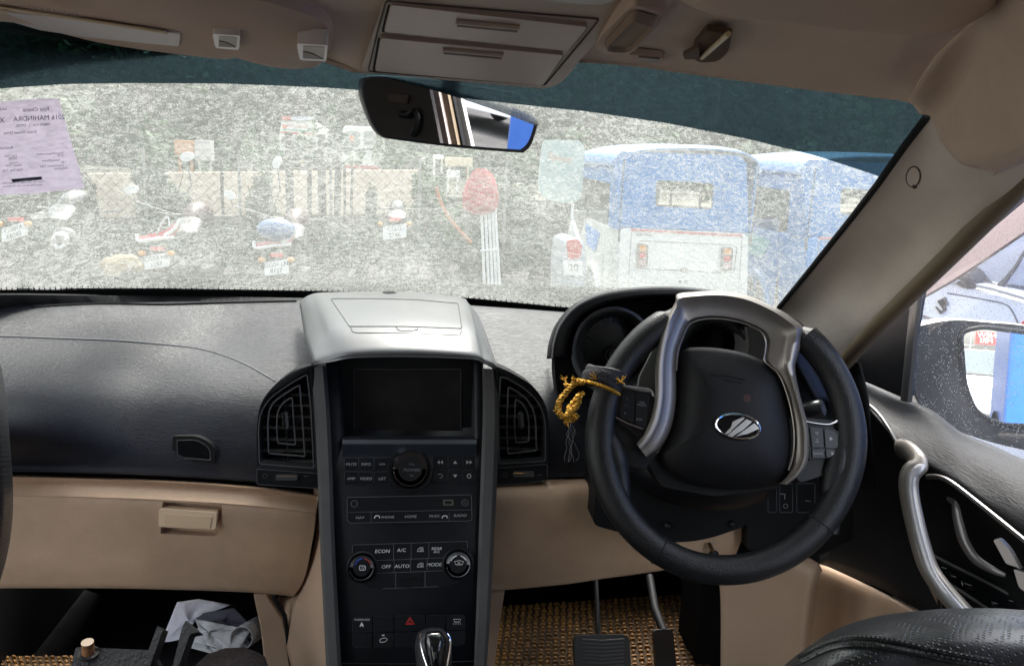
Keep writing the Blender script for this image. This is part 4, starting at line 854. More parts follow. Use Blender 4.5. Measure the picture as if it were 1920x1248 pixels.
# brake pedal
bpd = thing('brake_pedal', 'wide black brake pedal with ribbed rubber face on a steel arm', 'pedal', PY(1130, 1215, 1.30))
bpl = Plane(PY(1130, 1215, 1.30), V((0, -.9, .55)))
pad = plate(bpl, rp([(1082, 1190), (1172, 1188), (1180, 1196), (1184, 1260), (1080, 1264), (1076, 1200)], 7), -.012, .004, 'pedal_pad', mat('pedal_rubber', (.018, .017, .017), .5), bpd, .002)
b = MB()
for k in range(9): b.tube([bpl.at(1092, 1198 + k * 7, .004), bpl.at(1128, 1200 + k * 7, .005), bpl.at(1170, 1197 + k * 7, .004)], .0016, 6)
b.build('pedal_rib', mat('pedal_rib', (.05, .048, .048), .35), pad)
b = MB(); b.tube([bpl.at(1122, 1190, -.005), PY(1120, 1140, 1.36), PY(1117, 1085, 1.44), PY(1116, 1040, 1.5)], .008, 10, flat=(V((1, 0, 0)), 1, .6)); b.build('pedal_arm', mat('steel_arm', (.06, .06, .06), .35, .7), bpd)
acc = thing('accelerator_pedal', 'narrow black accelerator pedal right of the brake pedal', 'pedal', PY(1240, 1200, 1.32))
apl = Plane(PY(1240, 1200, 1.32), V((0, -.9, .5))); plate(apl, rp([(1226, 1180), (1262, 1178), (1270, 1262), (1232, 1264)], 6), -.012, .003, 'pedal_pad', mat('pedal_rubber', (.018, .017, .017), .5), acc, .002)
b = MB(); b.tube([apl.at(1244, 1182, -.004), PY(1228, 1140, 1.38), PY(1218, 1080, 1.46)], .009, 10); b.build('pedal_arm', BLKM, acc)
# dark fittings under the driver's side
b = MB(); b.box(PY(1340, 1150, 1.42), (.12, .12, .5)); tag(b.build('footwell_cover', CARPET, None, bevel=.01), 'dark carpeted cover right of the accelerator pedal in the driver footwell', 'cover')
# seat bracket with bolt on the passenger side
bk = thing('metal_bracket', 'black metal bracket with a rusty bolt in the passenger footwell', 'bracket', PY(230, 1240, 1.0))
RUB = mat('bracket_black', (.010, .010, .011), .6, bump=(200, .6, 4)); RUST = mat('rust', (.24, .10, .035), .75, bump=(500, .6, 3), var=(80, .5))
bq = Plane(PY(230, 1230, 1.02), V((0, -.75, .65)))
plate(bq, rp([(142, 1212), (285, 1218), (300, 1250), (320, 1300), (120, 1300)], 5), -.02, 0, 'bracket_plate', RUB, bk, .002)
plate(bq, rp([(295, 1172), (306, 1178), (276, 1262), (262, 1262)], 2), -.01, .018, 'bracket_arm', RUB, bk, .001); plate(bq, rp([(348, 1162), (372, 1184), (356, 1188), (330, 1262), (320, 1262), (340, 1180)], 2), -.01, .022, 'bracket_arm', RUB, bk, .001)
c0, c1 = bq.at(166, 1226, 0), bq.at(164, 1204, .016); bo = MB().tube([c0, c1], [.0085, .008], 14).build('bolt', RUST, bk); MB().disc(c1, (c1 - c0), .0082, 16, .0012).build('bolt_end', mat('worn_steel', (.35, .28, .22), .5, .6), bo); MB().tube([c0, c0.lerp(c1, .15)], .014, 18).build('washer', RUB, bk)
patch_c = MB().ball(PY(430, 1262, 1.05), (.06, .05, .03)).build('rag', mat('rag', (.03, .022, .022), .9, bump=(150, 1, 4))); tag(patch_c, 'dark crumpled rag below the papers in the passenger footwell', 'rag')
# papers
PAP = mat('paper', (.80, .79, .88), .8, bump=(40, .3, 3)); PAPG = mat('grey_paper', (.55, .56, .57), .7, bump=(30, .5, 3), var=(14, .15))
def sheet(pts, y, amp, m, nm, lab, grp='loose papers in the passenger footwell', n=(0, -.5, .85)):
    pl = Plane(PY(pts[0][0], pts[0][1], y), V(n)); c = (sum(p[0] for p in pts) / len(pts), sum(p[1] for p in pts) / len(pts)); b = MB(); rows = []
    d = dens(pts, 10)
    for s in (1, .88, .76, .64, .52, .4, .28, .15, .01): rows.append([pl.at(c[0] + (x - c[0]) * s, c[1] + (yy - c[1]) * s, amp * math.sin(x * .06 + yy * .045) * (1 - .3 * s)) for x, yy in d + [d[0]]])
    o = b.grid(rows).build(nm, m, None, face_eye=True, solid=.0006); return tag(o, lab, 'paper', grp)
sheet([(332, 1128), (372, 1122), (434, 1133), (372, 1152), (345, 1196), (318, 1202), (302, 1203)], 1.30, .004, PAP, 'paper_sheet', 'lavender white sheet standing behind the grey paper in the passenger footwell')
sheet([(382, 1148), (440, 1138), (474, 1176), (462, 1180), (400, 1166), (360, 1165)], 1.27, .003, mat('shade_paper', (.10, .10, .13), .8), 'paper_sheet', 'sheet folded over at the back of the paper pile, its shade put into the colour')  # shaded fold of the papers, shade painted as a dark sheet colour
sheet([(366, 1160), (384, 1162), (470, 1180), (444, 1222), (352, 1200), (350, 1188), (372, 1176)], 1.24, .004, PAPG, 'paper_sheet', 'pale grey crumpled sheet on top of the paper pile')
o = sheet([(352, 1192), (360, 1192), (446, 1216), (440, 1236), (352, 1212)], 1.225, .002, PAPG, 'paper_sheet', 'small grey strip of paper with a black band at the front of the pile')
tube_p = MB(); tube_p.tube([PY(452, 1196, 1.20), PY(474, 1182, 1.25), PY(484, 1176, 1.29)], .020, 18, cap=False); tag(tube_p.build('rolled_paper', PAPG, None, solid=.001), 'rolled white paper tube beside the beige footwell trim', 'paper')
for k in range(2): pass
b = MB()
bpq = Plane(PY(400, 1205, 1.222), V((0, -.5, .85))); b.prism([bpq.at(x, y, .002) for x, y in ((352, 1193), (374, 1200), (444, 1215), (440, 1224), (372, 1208), (350, 1200))], V((0, 0, -.0005)))
b.build('black_band', PIT, o)

# ================================================================ DRIVER'S DOOR
door = thing('driver_door', "driver's door with dark padded sill, silver grab handle and dusty window", 'door', (.8, .7, .6))
def dp(q): return PX(*q)
sill = [
    [(1560, 690, .82), (1600, 690, .83), (1690, 742, .845), (1750, 770, .845), (1800, 808, .84), (1860, 834, .84), (1925, 862, .84), (2060, 905, .84)],
    [(1562, 694, .80), (1604, 706, .81), (1690, 750, .825), (1748, 780, .82), (1800, 818, .815), (1858, 846, .815), (1925, 874, .815), (2060, 920, .815)],
    [(1572, 700, .775), (1612, 722, .785), (1682, 776, .785), (1745, 815, .78), (1800, 846, .775), (1856, 878, .775), (1925, 914, .775), (2060, 985, .775)],
    [(1580, 712, .755), (1616, 742, .762), (1680, 805, .76), (1740, 848, .755), (1795, 882, .75), (1850, 920, .75), (1925, 962, .75), (2060, 1050, .75)],
    [(1590, 724, .75), (1622, 760, .755), (1684, 832, .75), (1738, 872, .745), (1790, 902, .742), (1848, 946, .742), (1925, 1004, .742), (2060, 1100, .742)],
    [(1596, 740, .765), (1626, 772, .77), (1688, 842, .765), (1738, 884, .76), (1788, 914, .755), (1846, 956, .755), (1925, 1016, .755), (2060, 1115, .755)]]
patch('door_sill_pad', [[dp(q) for q in r] for r in sill], DOORPAD, door, 7, 6, .003, 60)
MB().tube(spline([PX(x, y, q) for x, y, q in ((1604, 742, .752), (1640, 768, .750), (1665, 800, .745), (1686, 838, .742))], 6), .0032, 8).build('door_edge_line', SILVD, door)
MB().tube(spline([PX(x, y, q) for x, y, q in ((1738, 893, .745), (1762, 894, .743), (1790, 908, .742), (1850, 955, .742), (1925, 1016, .742), (2000, 1080, .742))], 6), .0028, 8, flat=(V((-1, 0, 0)), 1.3, 1)).build('door_edge_line', mat('trim_satin', (.22, .21, .21), .3, .6), door)  # pale line standing in for the highlight along the sill edge
# door card
dc = [
    [(1575, 700, .80), (1640, 770, .80), (1700, 840, .795), (1790, 905, .79), (1925, 1010, .785), (2060, 1110, .785)],
    [(1560, 820, .80), (1640, 850, .80), (1700, 900, .80), (1790, 960, .80), (1925, 1060, .80), (2060, 1150, .80)],
    [(1545, 950, .80), (1640, 980, .80), (1700, 1010, .80), (1790, 1060, .80), (1925, 1140, .80), (2060, 1230, .80)],
    [(1535, 1062, .795), (1640, 1098, .79), (1700, 1130, .785), (1790, 1180, .78), (1925, 1260, .78), (2060, 1330, .78)]]
patch('door_card', [[dp(q) for q in r] for r in dc], BLKM, door, 5, 5, .006)
# beige lower door
dl = [[PX(x, y, q) for x, y, q in ((1528, 1058, .80), (1560, 1066, .80), (1640, 1102, .795), (1722, 1144, .79), (1830, 1200, .79), (1950, 1262, .79))],
      [PX(x, y, q) for x, y, q in ((1530, 1064, .775), (1558, 1073, .775), (1636, 1110, .77), (1716, 1152, .765), (1820, 1208, .765), (1950, 1275, .765))],
      [PX(x, y, q) for x, y, q in ((1520, 1150, .775), (1558, 1160, .775), (1636, 1190, .77), (1716, 1220, .765), (1820, 1270, .765), (1950, 1330, .765))],
      [PX(x, y, q) for x, y, q in ((1510, 1300, .775), (1558, 1310, .775), (1636, 1330, .77), (1716, 1350, .765), (1820, 1370, .765), (1950, 1400, .765))]]
patch('lower_door_trim', dl, BEIGE_D, door, 6, 6, .004)
# silver grab handle
gh = [(1692, 842, .742), (1706, 846, .728), (1722, 868, .712), (1706, 890, .700), (1704, 920, .698), (1712, 965, .698), (1726, 1020, .698), (1742, 1066, .700), (1768, 1104, .705), (1800, 1140, .72), (1830, 1168, .74)]
hp = spline([PX(*q) for q in gh], 6); nr = len(hp)
HN = MB().tube(hp, [(1.05 - .2 * min(1, i / 14)) for i in range(nr)], 16, flat=(V((-.8, -.6, 0)), .0155, .0105)).build('grab_handle', SILV, door)
MB().tube([p + V((-.006, -.012, .002)) for p in hp[12:]], 1, 10, flat=(V((-.8, -.6, 0)), .006, .003)).build('handle_ridge', mat('handle_light', (.46, .46, .48), .35, .4), HN)
# switch ledge, pocket rim and pull
lg = Plane(PX(1800, 1085, .77), V((-.35, -.15, 1)))
LG = plate(lg, rp([(1738, 1030), (1790, 1062), (1930, 1140), (1990, 1200), (1900, 1200), (1760, 1120), (1730, 1060)], [4, 4, 4, 4, 4, 10, 10]), -.02, .0, 'switch_ledge', GLOSSB, door, .002)
for q in ([(1748, 1078), (1790, 1100), (1850, 1140), (1890, 1168)], [(1742, 1036), (1780, 1056), (1860, 1096), (1940, 1140)]):
    MB().tube(spline([lg.at(x, y, .002) for x, y in q], 6), .0022, 8).build('ledge_rail', SILVD, LG)
for x, y, s in ((1770, 1062, 9), (1788, 1078, 9), (1815, 1092, 14), (1866, 1128, 8), (1896, 1124, 8)):
    k = plate(lg, rp([(x - s, y - s * .5), (x + s * .6, y - s * .1), (x + s, y + s * .6), (x - s * .6, y + s * .2)], 2), .0, .003, 'window_switch', GLOSSB, LG, .001)
    MB().tube([lg.at(x - s * .5, y + s * .05, .0034), lg.at(x, y + s * .2, .0036), lg.at(x + s * .5, y + s * .35, .0034)], .0004, 5).build('switch_mark', GREYL, k)
pr_ = [(1776, 934, .76), (1790, 945, .755), (1796, 975, .755), (1808, 1015, .757), (1830, 1048, .76), (1862, 1068, .765), (1885, 1078, .77)]
MB().tube(spline([PX(*q) for q in pr_], 6), [.0018 + .0032 * math.sin(math.pi * min(1, i / 36)) for i in range(37)], 8, flat=(V((-.9, -.4, .1)), 1.5, .6)).build('pocket_rim', mat('trim_satin', (.22, .21, .21), .3, .6), door)
rel = Plane(PX(1890, 1060, .762), V((-.9, -.45, .15)))
RL = plate(rel, rp([(1862, 1012), (1872, 1008), (1892, 1028), (1910, 1062), (1914, 1066), (1886, 1056), (1874, 1034)], [4, 5, 12, 4, 3, 4, 12]), -.006, .004, 'door_release', mat('release_satin', (.38, .35, .34), .35, .6), door, .002)
plate(rel, rp([(1900, 1066), (1926, 1074), (1936, 1100), (1922, 1110), (1910, 1100)], [3, 6, 8, 5, 6]), -.006, .005, 'lock_tab', mat('release_satin', (.38, .35, .34), .35, .6), door, .002)
# mirror sail trim, window frame
q3 = Plane(PX(1650, 680, .80), V((-1, -.25, 0)))
plate(q3, rp([(1540, 700), (1640, 612), (1718, 532), (1700, 640), (1692, 745), (1600, 706)], [4, 4, 3, 10, 4, 10]), -.02, .006, 'mirror_sail_trim', BLKM, door, .004)
b = MB(); b.tube([PX(x, y, .805) for x, y in ((1722, 528), (1710, 640), (1699, 752))], 1, 8, flat=(V((-1, -.2, 0)), .010, .007)); b.build('window_divider', mat('divider', (.05, .05, .05), .4), door)
b = MB(); b.tube([PX(x, y, .815) for x, y in ((1714, 536), (1702, 640), (1692, 748))], .003, 6); b.build('divider_strip', mat('divider_pale', (.22, .20, .20), .4), door)
fr = [(1700, 548, .79), (1722, 524, .79), (1780, 478, .785), (1850, 416, .78), (1925, 352, .77), (2000, 290, .76), (2110, 205, .74)]
MB().tube(spline([PX(*q) for q in fr], 5), 1, 10, flat=(V((-.6, -.3, -.7)), .011, .007)).build('window_frame', mat('frame_grey', (.16, .145, .145), .45), door)
MB().tube(spline([PX(x, y + 12, q + .012) for x, y, q in fr], 5), .0055, 8).build('window_channel', GAP, door)
wt = [PX(x, y, q + .012) for x, y, q in fr[1:]]; wbm = [PX(x, y, .825) for x, y in ((1694, 756), (1760, 790), (1830, 835), (1900, 860), (1980, 890), (2080, 925))]
wt2 = [(1718, 530), (1790, 480), (1860, 430), (1930, 370), (2000, 310), (2100, 230)]
GW = MB().grid([[PX(x, y, .805 + .0) for x, y in wt2], [w.lerp(PX(x, y, .805), .5) for w, (x, y) in zip(wbm, wt2)], wbm]).build('window_glass', GL_S, door, face_eye=True)
# tinted rain deflector outside
DEF = mat('rain_deflector', (.42, .33, .33), .3, spec=.4, var=(6, .08))
MB().prism([PX(x, y, .86) for x, y in ((1720, 536), (1790, 480), (1900, 390), (2100, 250), (2200, 210), (2150, 300), (1920, 437), (1860, 478), (1790, 524), (1722, 563))], (.004, 0, 0)).build('rain_deflector', DEF, door, bevel=.001)
b = MB(); b.tube([PX(x, y, .858) for x, y in ((2100, 330), (1920, 437), (1860, 478), (1790, 524), (1722, 563), (1721, 540))], .0022, 6); b.build('deflector_edge', mat('deflector_edge', (.12, .09, .10), .4), door)
# door outer skin under the window
b = MB(); b.prism([V((.86, 1.35, .55)), V((.86, -.2, .55)), V((.87, -.2, 1.02)), V((.87, .9, 1.06)), V((.86, 1.35, 1.10))], (.02, 0, 0)); b.build('door_skin', mat('car_white', (.62, .60, .56), .3, coat=.4), door, bevel=.005)
# wing mirror
WM = Plane(PX(1870, 705, 1.02), V((-.29, -.93, .10)))
wmh = [(1700, 640), (1708, 618), (1745, 606), (1790, 600), (1850, 604), (1930, 612), (2060, 640), (2120, 720), (2080, 820), (1980, 850), (1900, 838), (1840, 822), (1780, 800), (1730, 768), (1700, 700)]
hs = MB()
outl = sp2(wmh, 5); front = [WM.at(x, y, 0) for x, y in outl]; cc_ = sum(front, V((0, 0, 0))) / len(front); rws = [front + [front[0]]]
for s, o in ((1.02, .012), (1.01, .04), (.9, .09), (.7, .12), (.4, .14), (.01, .145)): rws.append([cc_ + (p - cc_) * s - WM.n * o for p in front + [front[0]]])
MH = MB().grid(rws).build('wing_mirror', mat('car_white', (.62, .60, .56), .3, coat=.4), door, ang=60)
ins = [(cc_.lerp(p, .985)) for p in front]; MB().ngon([p + WM.n * .001 for p in ins]).build('mirror_surround', mat('mirror_surround', (.018, .018, .020), .5), MH, smooth=False)
gls = rp([(1800, 622), (1840, 612), (1990, 632), (2040, 760), (1990, 800), (1870, 796), (1828, 770), (1808, 722)], [16, 20, 30, 30, 30, 30, 16, 30])
MB().tube([WM.at(x, y, .004) for x, y in gls], .0045, 8, True).build('mirror_lip', BLK, MH)
MIRR = mat('mirror_silvering', (.9, .92, .93), .01, 1.0)
MB().ngon([WM.at(x, y, .004) for x, y in gls]).build('mirror_glass', MIRR, MH, smooth=False)

# ================================================================ OVERHEAD CONSOLE
ohc = thing('overhead_console', 'beige overhead console with two lidded compartments in the roof', 'console', (0, .85, 1.6))
OP = plane3(PY(700, 140, .925), PY(1020, 163, .925), PY(880, 10, .685))
ob_ = rp([(742, -40), (1210, -30), (1200, 0), (1130, 62), (1052, 158), (1020, 167), (880, 155), (692, 137), (678, 128), (700, 60), (722, 0)], [4, 4, 10, 10, 16, 12, 0, 10, 10, 0, 0])
OB = plate(OP, ob_, -.040, .0, 'console_body', mat('console_beige', (.42, .32, .24), .48, bump=(900, .12, 2), var=(5, .06)), ohc, .006, seg=3)
b = MB(); b.tube([OP.at(x, y, .0005) for x, y in rp([(724, 2), (1124, 36), (1112, 52), (1022, 160), (690, 134), (708, 60)], [6, 6, 10, 6, 6, 0])], .0009, 6, True); b.build('body_seam', mat('brown_gap', (.09, .065, .05), .8), ohc)
CB = mat('compartment_beige', (.43, .32, .23), .40, bump=(900, .10, 2), var=(8, .06))
for body, grip in ((rp([(733, 10), (1102, 51), (1066, 96), (720, 61)], 5), [(858, 42), (970, 53)]), (rp([(714, 72), (1057, 104), (1018, 161), (703, 134)], 5), [(833, 94), (940, 104)])):
    plate(OP, [(x - 5 if x < 880 else x + 1, y) for x, y in body], -.003, .0008, 'compartment_gap', GAP, ohc, 0)
    L = plate(OP, body, -.002, .004, 'compartment_lid', CB, ohc, .0022, seg=3)
    (x0, y0), (x1, y1) = grip
    MB().tube([OP.at(x0, y0 + 4, .0042), OP.at(x1, y1 + 4, .0042)], 1, 10, flat=(OP.n, .0050, .0018)).build('grip_slot', mat('slot_shadow', (.16, .105, .075), .6), L)
    MB().tube([OP.at(x0 - 3, y0 - 1, .0048), OP.at(x1 + 3, y1 - 1, .0048)], 1, 10, flat=(OP.n, .0042, .0024)).build('grip_lip', CB, L)
# reading lamp lens at the top edge
plate(OP, rp([(1000, -40), (1160, -40), (1150, 4), (1124, 10), (1002, 0)], 5), .0, .004, 'reading_lamp', mat('lamp_lens', (.55, .5, .48), .2), ohc, .001)

# lamp recess moulded in the roof, right of the console
SR = Surf(ROOF)
mo = Plane(SR.at(1180, 60, .010), SR.at(1180, 60, .010) - SR.at(1180, 60, .0))
tr_ = thing('roof_tray', 'empty beige rounded sunglasses tray in the roof right of the overhead console', 'tray', PY(1180, 60, .79))
plate(mo, rp([(1186, 8), (1248, 28), (1240, 42), (1186, 104), (1140, 104), (1116, 92), (1120, 74)], [16, 14, 8, 24, 20, 12, 16]), -.014, .003, 'tray_surround', VISM, tr_, .003, seg=3)
TQ = rp([(1188, 18), (1232, 30), (1228, 42), (1180, 92), (1138, 90), (1132, 80)], [12, 8, 6, 14, 10, 8])
b = MB(); pts = [mo.at(x, y, .004) for x, y in TQ]; cen = sum(pts, V((0, 0, 0))) / len(pts)
b.grid([pts + [pts[0]], [cen.lerp(p, .84) - mo.n * -.0062 for p in pts + [pts[0]]], [cen.lerp(p, .74) - mo.n * -.003 for p in pts + [pts[0]]], [cen.lerp(p, .01) - mo.n * -.0025 for p in pts + [pts[0]]]])
b.build('tray_cup', mat('tray_brown', (.27, .19, .13), .75, spec=.15), tr_, face_eye=True, ang=20)
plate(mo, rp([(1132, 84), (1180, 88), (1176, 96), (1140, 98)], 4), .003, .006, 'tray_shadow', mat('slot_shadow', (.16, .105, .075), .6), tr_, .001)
sl_ = thing('microphone_slot', 'small beige slotted microphone cover on the roof edge', 'cover', PY(1210, 110, .93)); mo2 = Plane(SR.at(1210, 110, .004), mo.n)
plate(mo2, rp([(1178, 102), (1240, 108), (1246, 112), (1240, 122), (1196, 118)], 4), -.004, .003, 'slot_frame', VISM, sl_, .001); plate(mo2, rp([(1196, 108), (1238, 112), (1234, 119), (1198, 116)], 3), .002, .005, 'slot_cover', mat('slot_brown', (.22, .155, .115), .5), sl_, .001)

# ================================================================ SUN VISORS
VP = plane3(PY(40, 60, .93), PY(560, 125, .90), PY(300, -40, .66))
vis = thing('sun_visor', 'long beige passenger sun visor with mirror strip and two clips', 'sun visor', PY(300, 60, .85))
vo = [(-300, -130), (-300, 12), (-150, 34), (0, 54), (150, 72), (300, 92), (420, 106), (446, 106), (462, 101), (530, 110), (544, 122), (570, 128), (596, 124), (612, 104), (622, 76), (612, 50), (585, 32), (540, 16), (490, 2), (430, -12), (350, -40), (200, -90), (0, -130)]
VB = dome(VP, sp2(vo, 4), -.004, .012, 'visor_body', VISM, vis, rings=10, pw=5, back=.016)
sv = Surf(VB)
def splate(S, pts, nm, m, par, o=.001, th=.002, bev=.0006, k=3):
    p = [S.at(x, y, o + th) for x, y in dens(pts, k)]; n = (S.at(pts[0][0], pts[0][1], 1) - S.at(pts[0][0], pts[0][1], 0)); return MB().prism(p, n * -th).build(nm, m, par, bevel=bev)
st_ = splate(sv, rp([(-60, 12), (0, 18), (180, 38), (338, 60), (336, 84), (160, 66), (0, 42), (-60, 34)], [2, 0, 0, 3, 3, 0, 0, 2]), 'mirror_flap', mat('flap_cream', (.62, .55, .52), .45), vis, .0, .002)
MB().tube([sv.at(x, y, .0025) for x, y in dens([(-60, 12), (0, 10), (180, 36), (338, 60)], 6, False)], 1, 8, flat=(VP.n, .0042, .0015)).build('flap_edge', mat('flap_yellow', (.60, .47, .27), .4), st_)
b = MB(); b.ngon([sv.at(x, y, .006) for x, y in ((0, 9), (12, 10), (14, 18), (2, 15))]); b.build('warning_triangle', mat('old_sticker', (.55, .42, .25), .5), st_, smooth=False)
bt = MB(); text(VP, 100, 22, 13, 'WARNING', .0160, bt, mirror=False, rot=9, sx=1.5); bt.build('flap_lettering', mat('faint_print', (.30, .21, .15), .6), st_, smooth=False, merge=False)
for x0, y0, w_, h_ in ((398, 64, 52, 30), (556, 82, 58, 34)):
    c = plate(VP, rp([(x0, y0), (x0 + w_, y0 + 3), (x0 + w_ - 2, y0 + h_), (x0 + 6, y0 + h_ - 3)], 4), -.001, .013, 'clip_frame', mat('clip_cream', (.66, .60, .55), .3), vis, .001)
    plate(VP, rp([(x0 + 12, y0 + 5), (x0 + w_ - 5, y0 + 7), (x0 + w_ - 7, y0 + h_ - 4), (x0 + 12, y0 + h_ - 6)], 3), .011, .0134, 'clip_pocket', mat('clip_shade', (.30, .23, .18), .4), c, 0)
    plate(VP, rp([(x0 + 12, y0 + h_ * .45), (x0 + 28, y0 + h_ * .55), (x0 + w_ - 8, y0 + h_ - 4), (x0 + 12, y0 + h_ - 6)], [2, 8, 1, 2]), .013, .0140, 'clip_spring', mat('clip_brown', (.17, .11, .08), .5), c, 0)
# driver's visor folded up over the roof edge
VQ = plane3(SR.at(1400, 15, .006), SR.at(1800, 40, .006), SR.at(1500, -60, .006))
vis2 = thing('sun_visor', 'plain beige driver sun visor folded against the roof at the top right', 'sun visor', PY(1600, 0, .66))
dome(VQ, sp2([(1250, -120), (1240, -60), (1260, -8), (1310, 6), (1420, 18), (1560, 34), (1690, 48), (1780, 52), (1830, 38), (1866, 6), (1890, -60), (1880, -140)], 5), .006, .016, 'visor_body', VISM, vis2, rings=9, pw=5, back=.02)
# broken hook
hk = thing('visor_hook', 'broken visor hook recess with a yellowed plastic stick in the roof edge', 'hook', PY(1335, 90, .86)); hq = Plane(SR.at(1335, 90, .004), mo.n)
plate(hq, rp([(1325, 58), (1372, 66), (1366, 96), (1348, 116), (1312, 118), (1296, 108), (1302, 84)], [3, 3, 6, 12, 8, 6, 4]), -.004, .002, 'hook_recess', mat('recess_brown', (.13, .08, .05), .8, spec=.1), hk, .001)
b = MB(); b.tube([hq.at(1316, 108, .004), hq.at(1366, 64, .008)], .0026, 8); b.build('hook_stick', mat('yellowed', (.55, .42, .22), .4), hk)
plate(hq, rp([(1310, 88), (1312, 112), (1284, 112), (1280, 104)], 2), .002, .006, 'hook_stub', mat('stub_brown', (.13, .08, .055), .7, spec=.1), hk, .001)

# ================================================================ REAR-VIEW MIRROR
RN = V((.31, -1, -.10))
RM = Plane(PY(845, 214, 1.02), RN)
rvm = thing('rear_view_mirror', 'dark framed rear view mirror hanging below the overhead console', 'mirror', PY(845, 214, 1.03))
mo_ = [(690, 143), (780, 146), (862, 157), (950, 171), (985, 178), (1003, 193), (1010, 215), (1006, 240), (997, 268), (984, 284), (965, 286), (850, 276), (740, 262), (716, 256), (700, 238), (688, 212), (678, 180), (678, 158)]
o1 = sp2(mo_, 5); fr_ = [RM.at(x, y, 0) for x, y in o1]; cm = sum(fr_, V((0, 0, 0))) / len(fr_)
rws = [fr_ + [fr_[0]]] + [[cm + (p - cm) * s - RM.n * o for p in fr_ + [fr_[0]]] for s, o in ((1.005, .006), (1., .014), (.93, .024), (.6, .034), (.01, .038))]
hs_ = MB().grid(rws).build('mirror_housing', mat('housing_brown', (.035, .027, .025), .45), rvm, ang=60)
inn = [(x + (845 - x) * .033, y + (214 - y) * .085) for x, y in mo_]
MB().grid([fr_ + [fr_[0]], [p + RM.n * .003 for p in [cm.lerp(q, .99) for q in fr_ + [fr_[0]]]], [RM.at(x, y, .002) for x, y in sp2(inn, 5) + [sp2(inn, 5)[0]]]]).build('mirror_rim', mat('housing_brown', (.035, .027, .025), .45), rvm, face_eye=True, ang=60)
MB().ngon([RM.at(x, y, .0016) for x, y in sp2(inn, 5)]).build('mirror_glass', mat('mirror_inside', (.80, .82, .86), .012, 1.0), rvm, smooth=False)
b = MB(); b.tube([cm - RM.n * .03, cm - RM.n * .04 + V((0, .03, .04)), V((cm.x, glass_y(cm.x, cm.z + .07) - .01, cm.z + .07))], .012, 10); b.build('mirror_stem', BLKM, rvm)

# things seen in that mirror: belt anchor, grab handle, rail trims on the driver's side behind the camera
def RX(pl, px, py, x=None, t=None):
    p = pl.at(px, py, .002); v = (p - EYE).normalized(); r = v - pl.n * 2 * v.dot(pl.n)
    if x is not None: t = (x - p.x) / r.x
    return p + r * t

# ================================================================ SEATS
def seat_mat():
    m = mat('perforated_leather', (.022, .024, .025), .34, spec=.6); n = m.node_tree.nodes; l = m.node_tree.links; b = n['Principled BSDF']; tc = n.new('ShaderNodeTexCoord')
    mp = n.new('ShaderNodeMapping'); mp.inputs['Rotation'].default_value = (.3, .2, .78); l.new(tc.outputs['Object'], mp.inputs[0])
    v = n.new('ShaderNodeTexVoronoi'); v.inputs['Scale'].default_value = 330; v.inputs['Randomness'].default_value = .12; l.new(mp.outputs[0], v.inputs[0])
    r = n.new('ShaderNodeMapRange'); r.inputs[1].default_value = .16; r.inputs[2].default_value = .36; l.new(v.outputs['Distance'], r.inputs[0])
    g = n.new('ShaderNodeTexNoise'); g.inputs['Scale'].default_value = 500; l.new(tc.outputs['Object'], g.inputs[0])
    ad = n.new('ShaderNodeMath'); ad.operation = 'MULTIPLY_ADD'; l.new(g.outputs[0], ad.inputs[0]); ad.inputs[1].default_value = .3; l.new(r.outputs[0], ad.inputs[2])
    bm = n.new('ShaderNodeBump'); bm.inputs['Strength'].default_value = .6; bm.inputs['Distance'].default_value = .0007; l.new(ad.outputs[0], bm.inputs['Height']); l.new(bm.outputs[0], b.inputs['Normal']); return m
SEATM = seat_mat()
st1 = thing('front_seat', 'black perforated leather shoulder of the driver seat at the lower right', 'seat', (.42, .3, .45), 'front seats')
def shell(rows, nm, m, par): return MB().grid(loft(rows, 7, 7)).build(nm, m, par, face_eye=True, solid=.006, ang=70)
top = [(1440, 1290, .45), (1470, 1248, .45), (1510, 1216, .45), (1570, 1178, .45), (1640, 1156, .45), (1720, 1145, .45), (1800, 1140, .445), (1900, 1142, .44), (2040, 1160, .43), (2200, 1220, .42)]
def trow(dy, dY, sx=1.): return [PY(x + (1800 - x) * (1 - sx), y + dy, d + dY) for x, y, d in top]
shell([trow(60, .06), trow(18, .035), trow(0, .0), trow(7, -.03), trow(20, -.05), trow(46, -.07), trow(90, -.085), trow(190, -.095)], 'seat_back', SEATM, st1)
ssf = Surf([o for o in st1.children][0])
for dy in (42, 54):
    ps = sp2([(1500, 1232 + (dy - 42)), (1560, 1204 + (dy - 42)), (1620, 1198 + (dy - 42)), (1690, 1208 + (dy - 42)), (1780, 1226 + (dy - 42)), (1860, 1240 + (dy - 42))], 8, False)
    pp = [ssf.at(x, y, .0005) for x, y in ps if y < 1300]
    MB().tube(pp, .0018, 8).build('seat_piping', SEATM, st1)
    b = MB()
    for i in range(0, len(pp) - 1, 1): b.tube([pp[i] + V((0, -.001, .0026)), pp[i].lerp(pp[i + 1], .6) + V((0, -.001, .0026))], .0007, 4)
    b.build('seat_stitching', mat('stitch', (.09, .09, .09), .6), st1)
b = MB(); b.prism([V((.22, .28, .5)), V((.70, .28, .5)), V((.70, .30, 1.08)), V((.24, .30, 1.08))], (0, .08, 0)); b.build('seat_core', BLKM, st1, bevel=.03)
b = MB(); b.box((.45, .62, .62), (.44, .5, .16)); b.build('seat_cushion', SEATM, st1, bevel=.04, seg=4)
st2 = thing('front_seat', 'dark edge of the passenger seat back at the left border', 'seat', (-.5, .3, .45), 'front seats')
sp_ = [(-40, 560), (-14, 640), (2, 690), (10, 740), (16, 800), (21, 870), (24, 920), (23, 970), (17, 1020), (8, 1060), (-2, 1092), (-20, 1130)]
rows = []
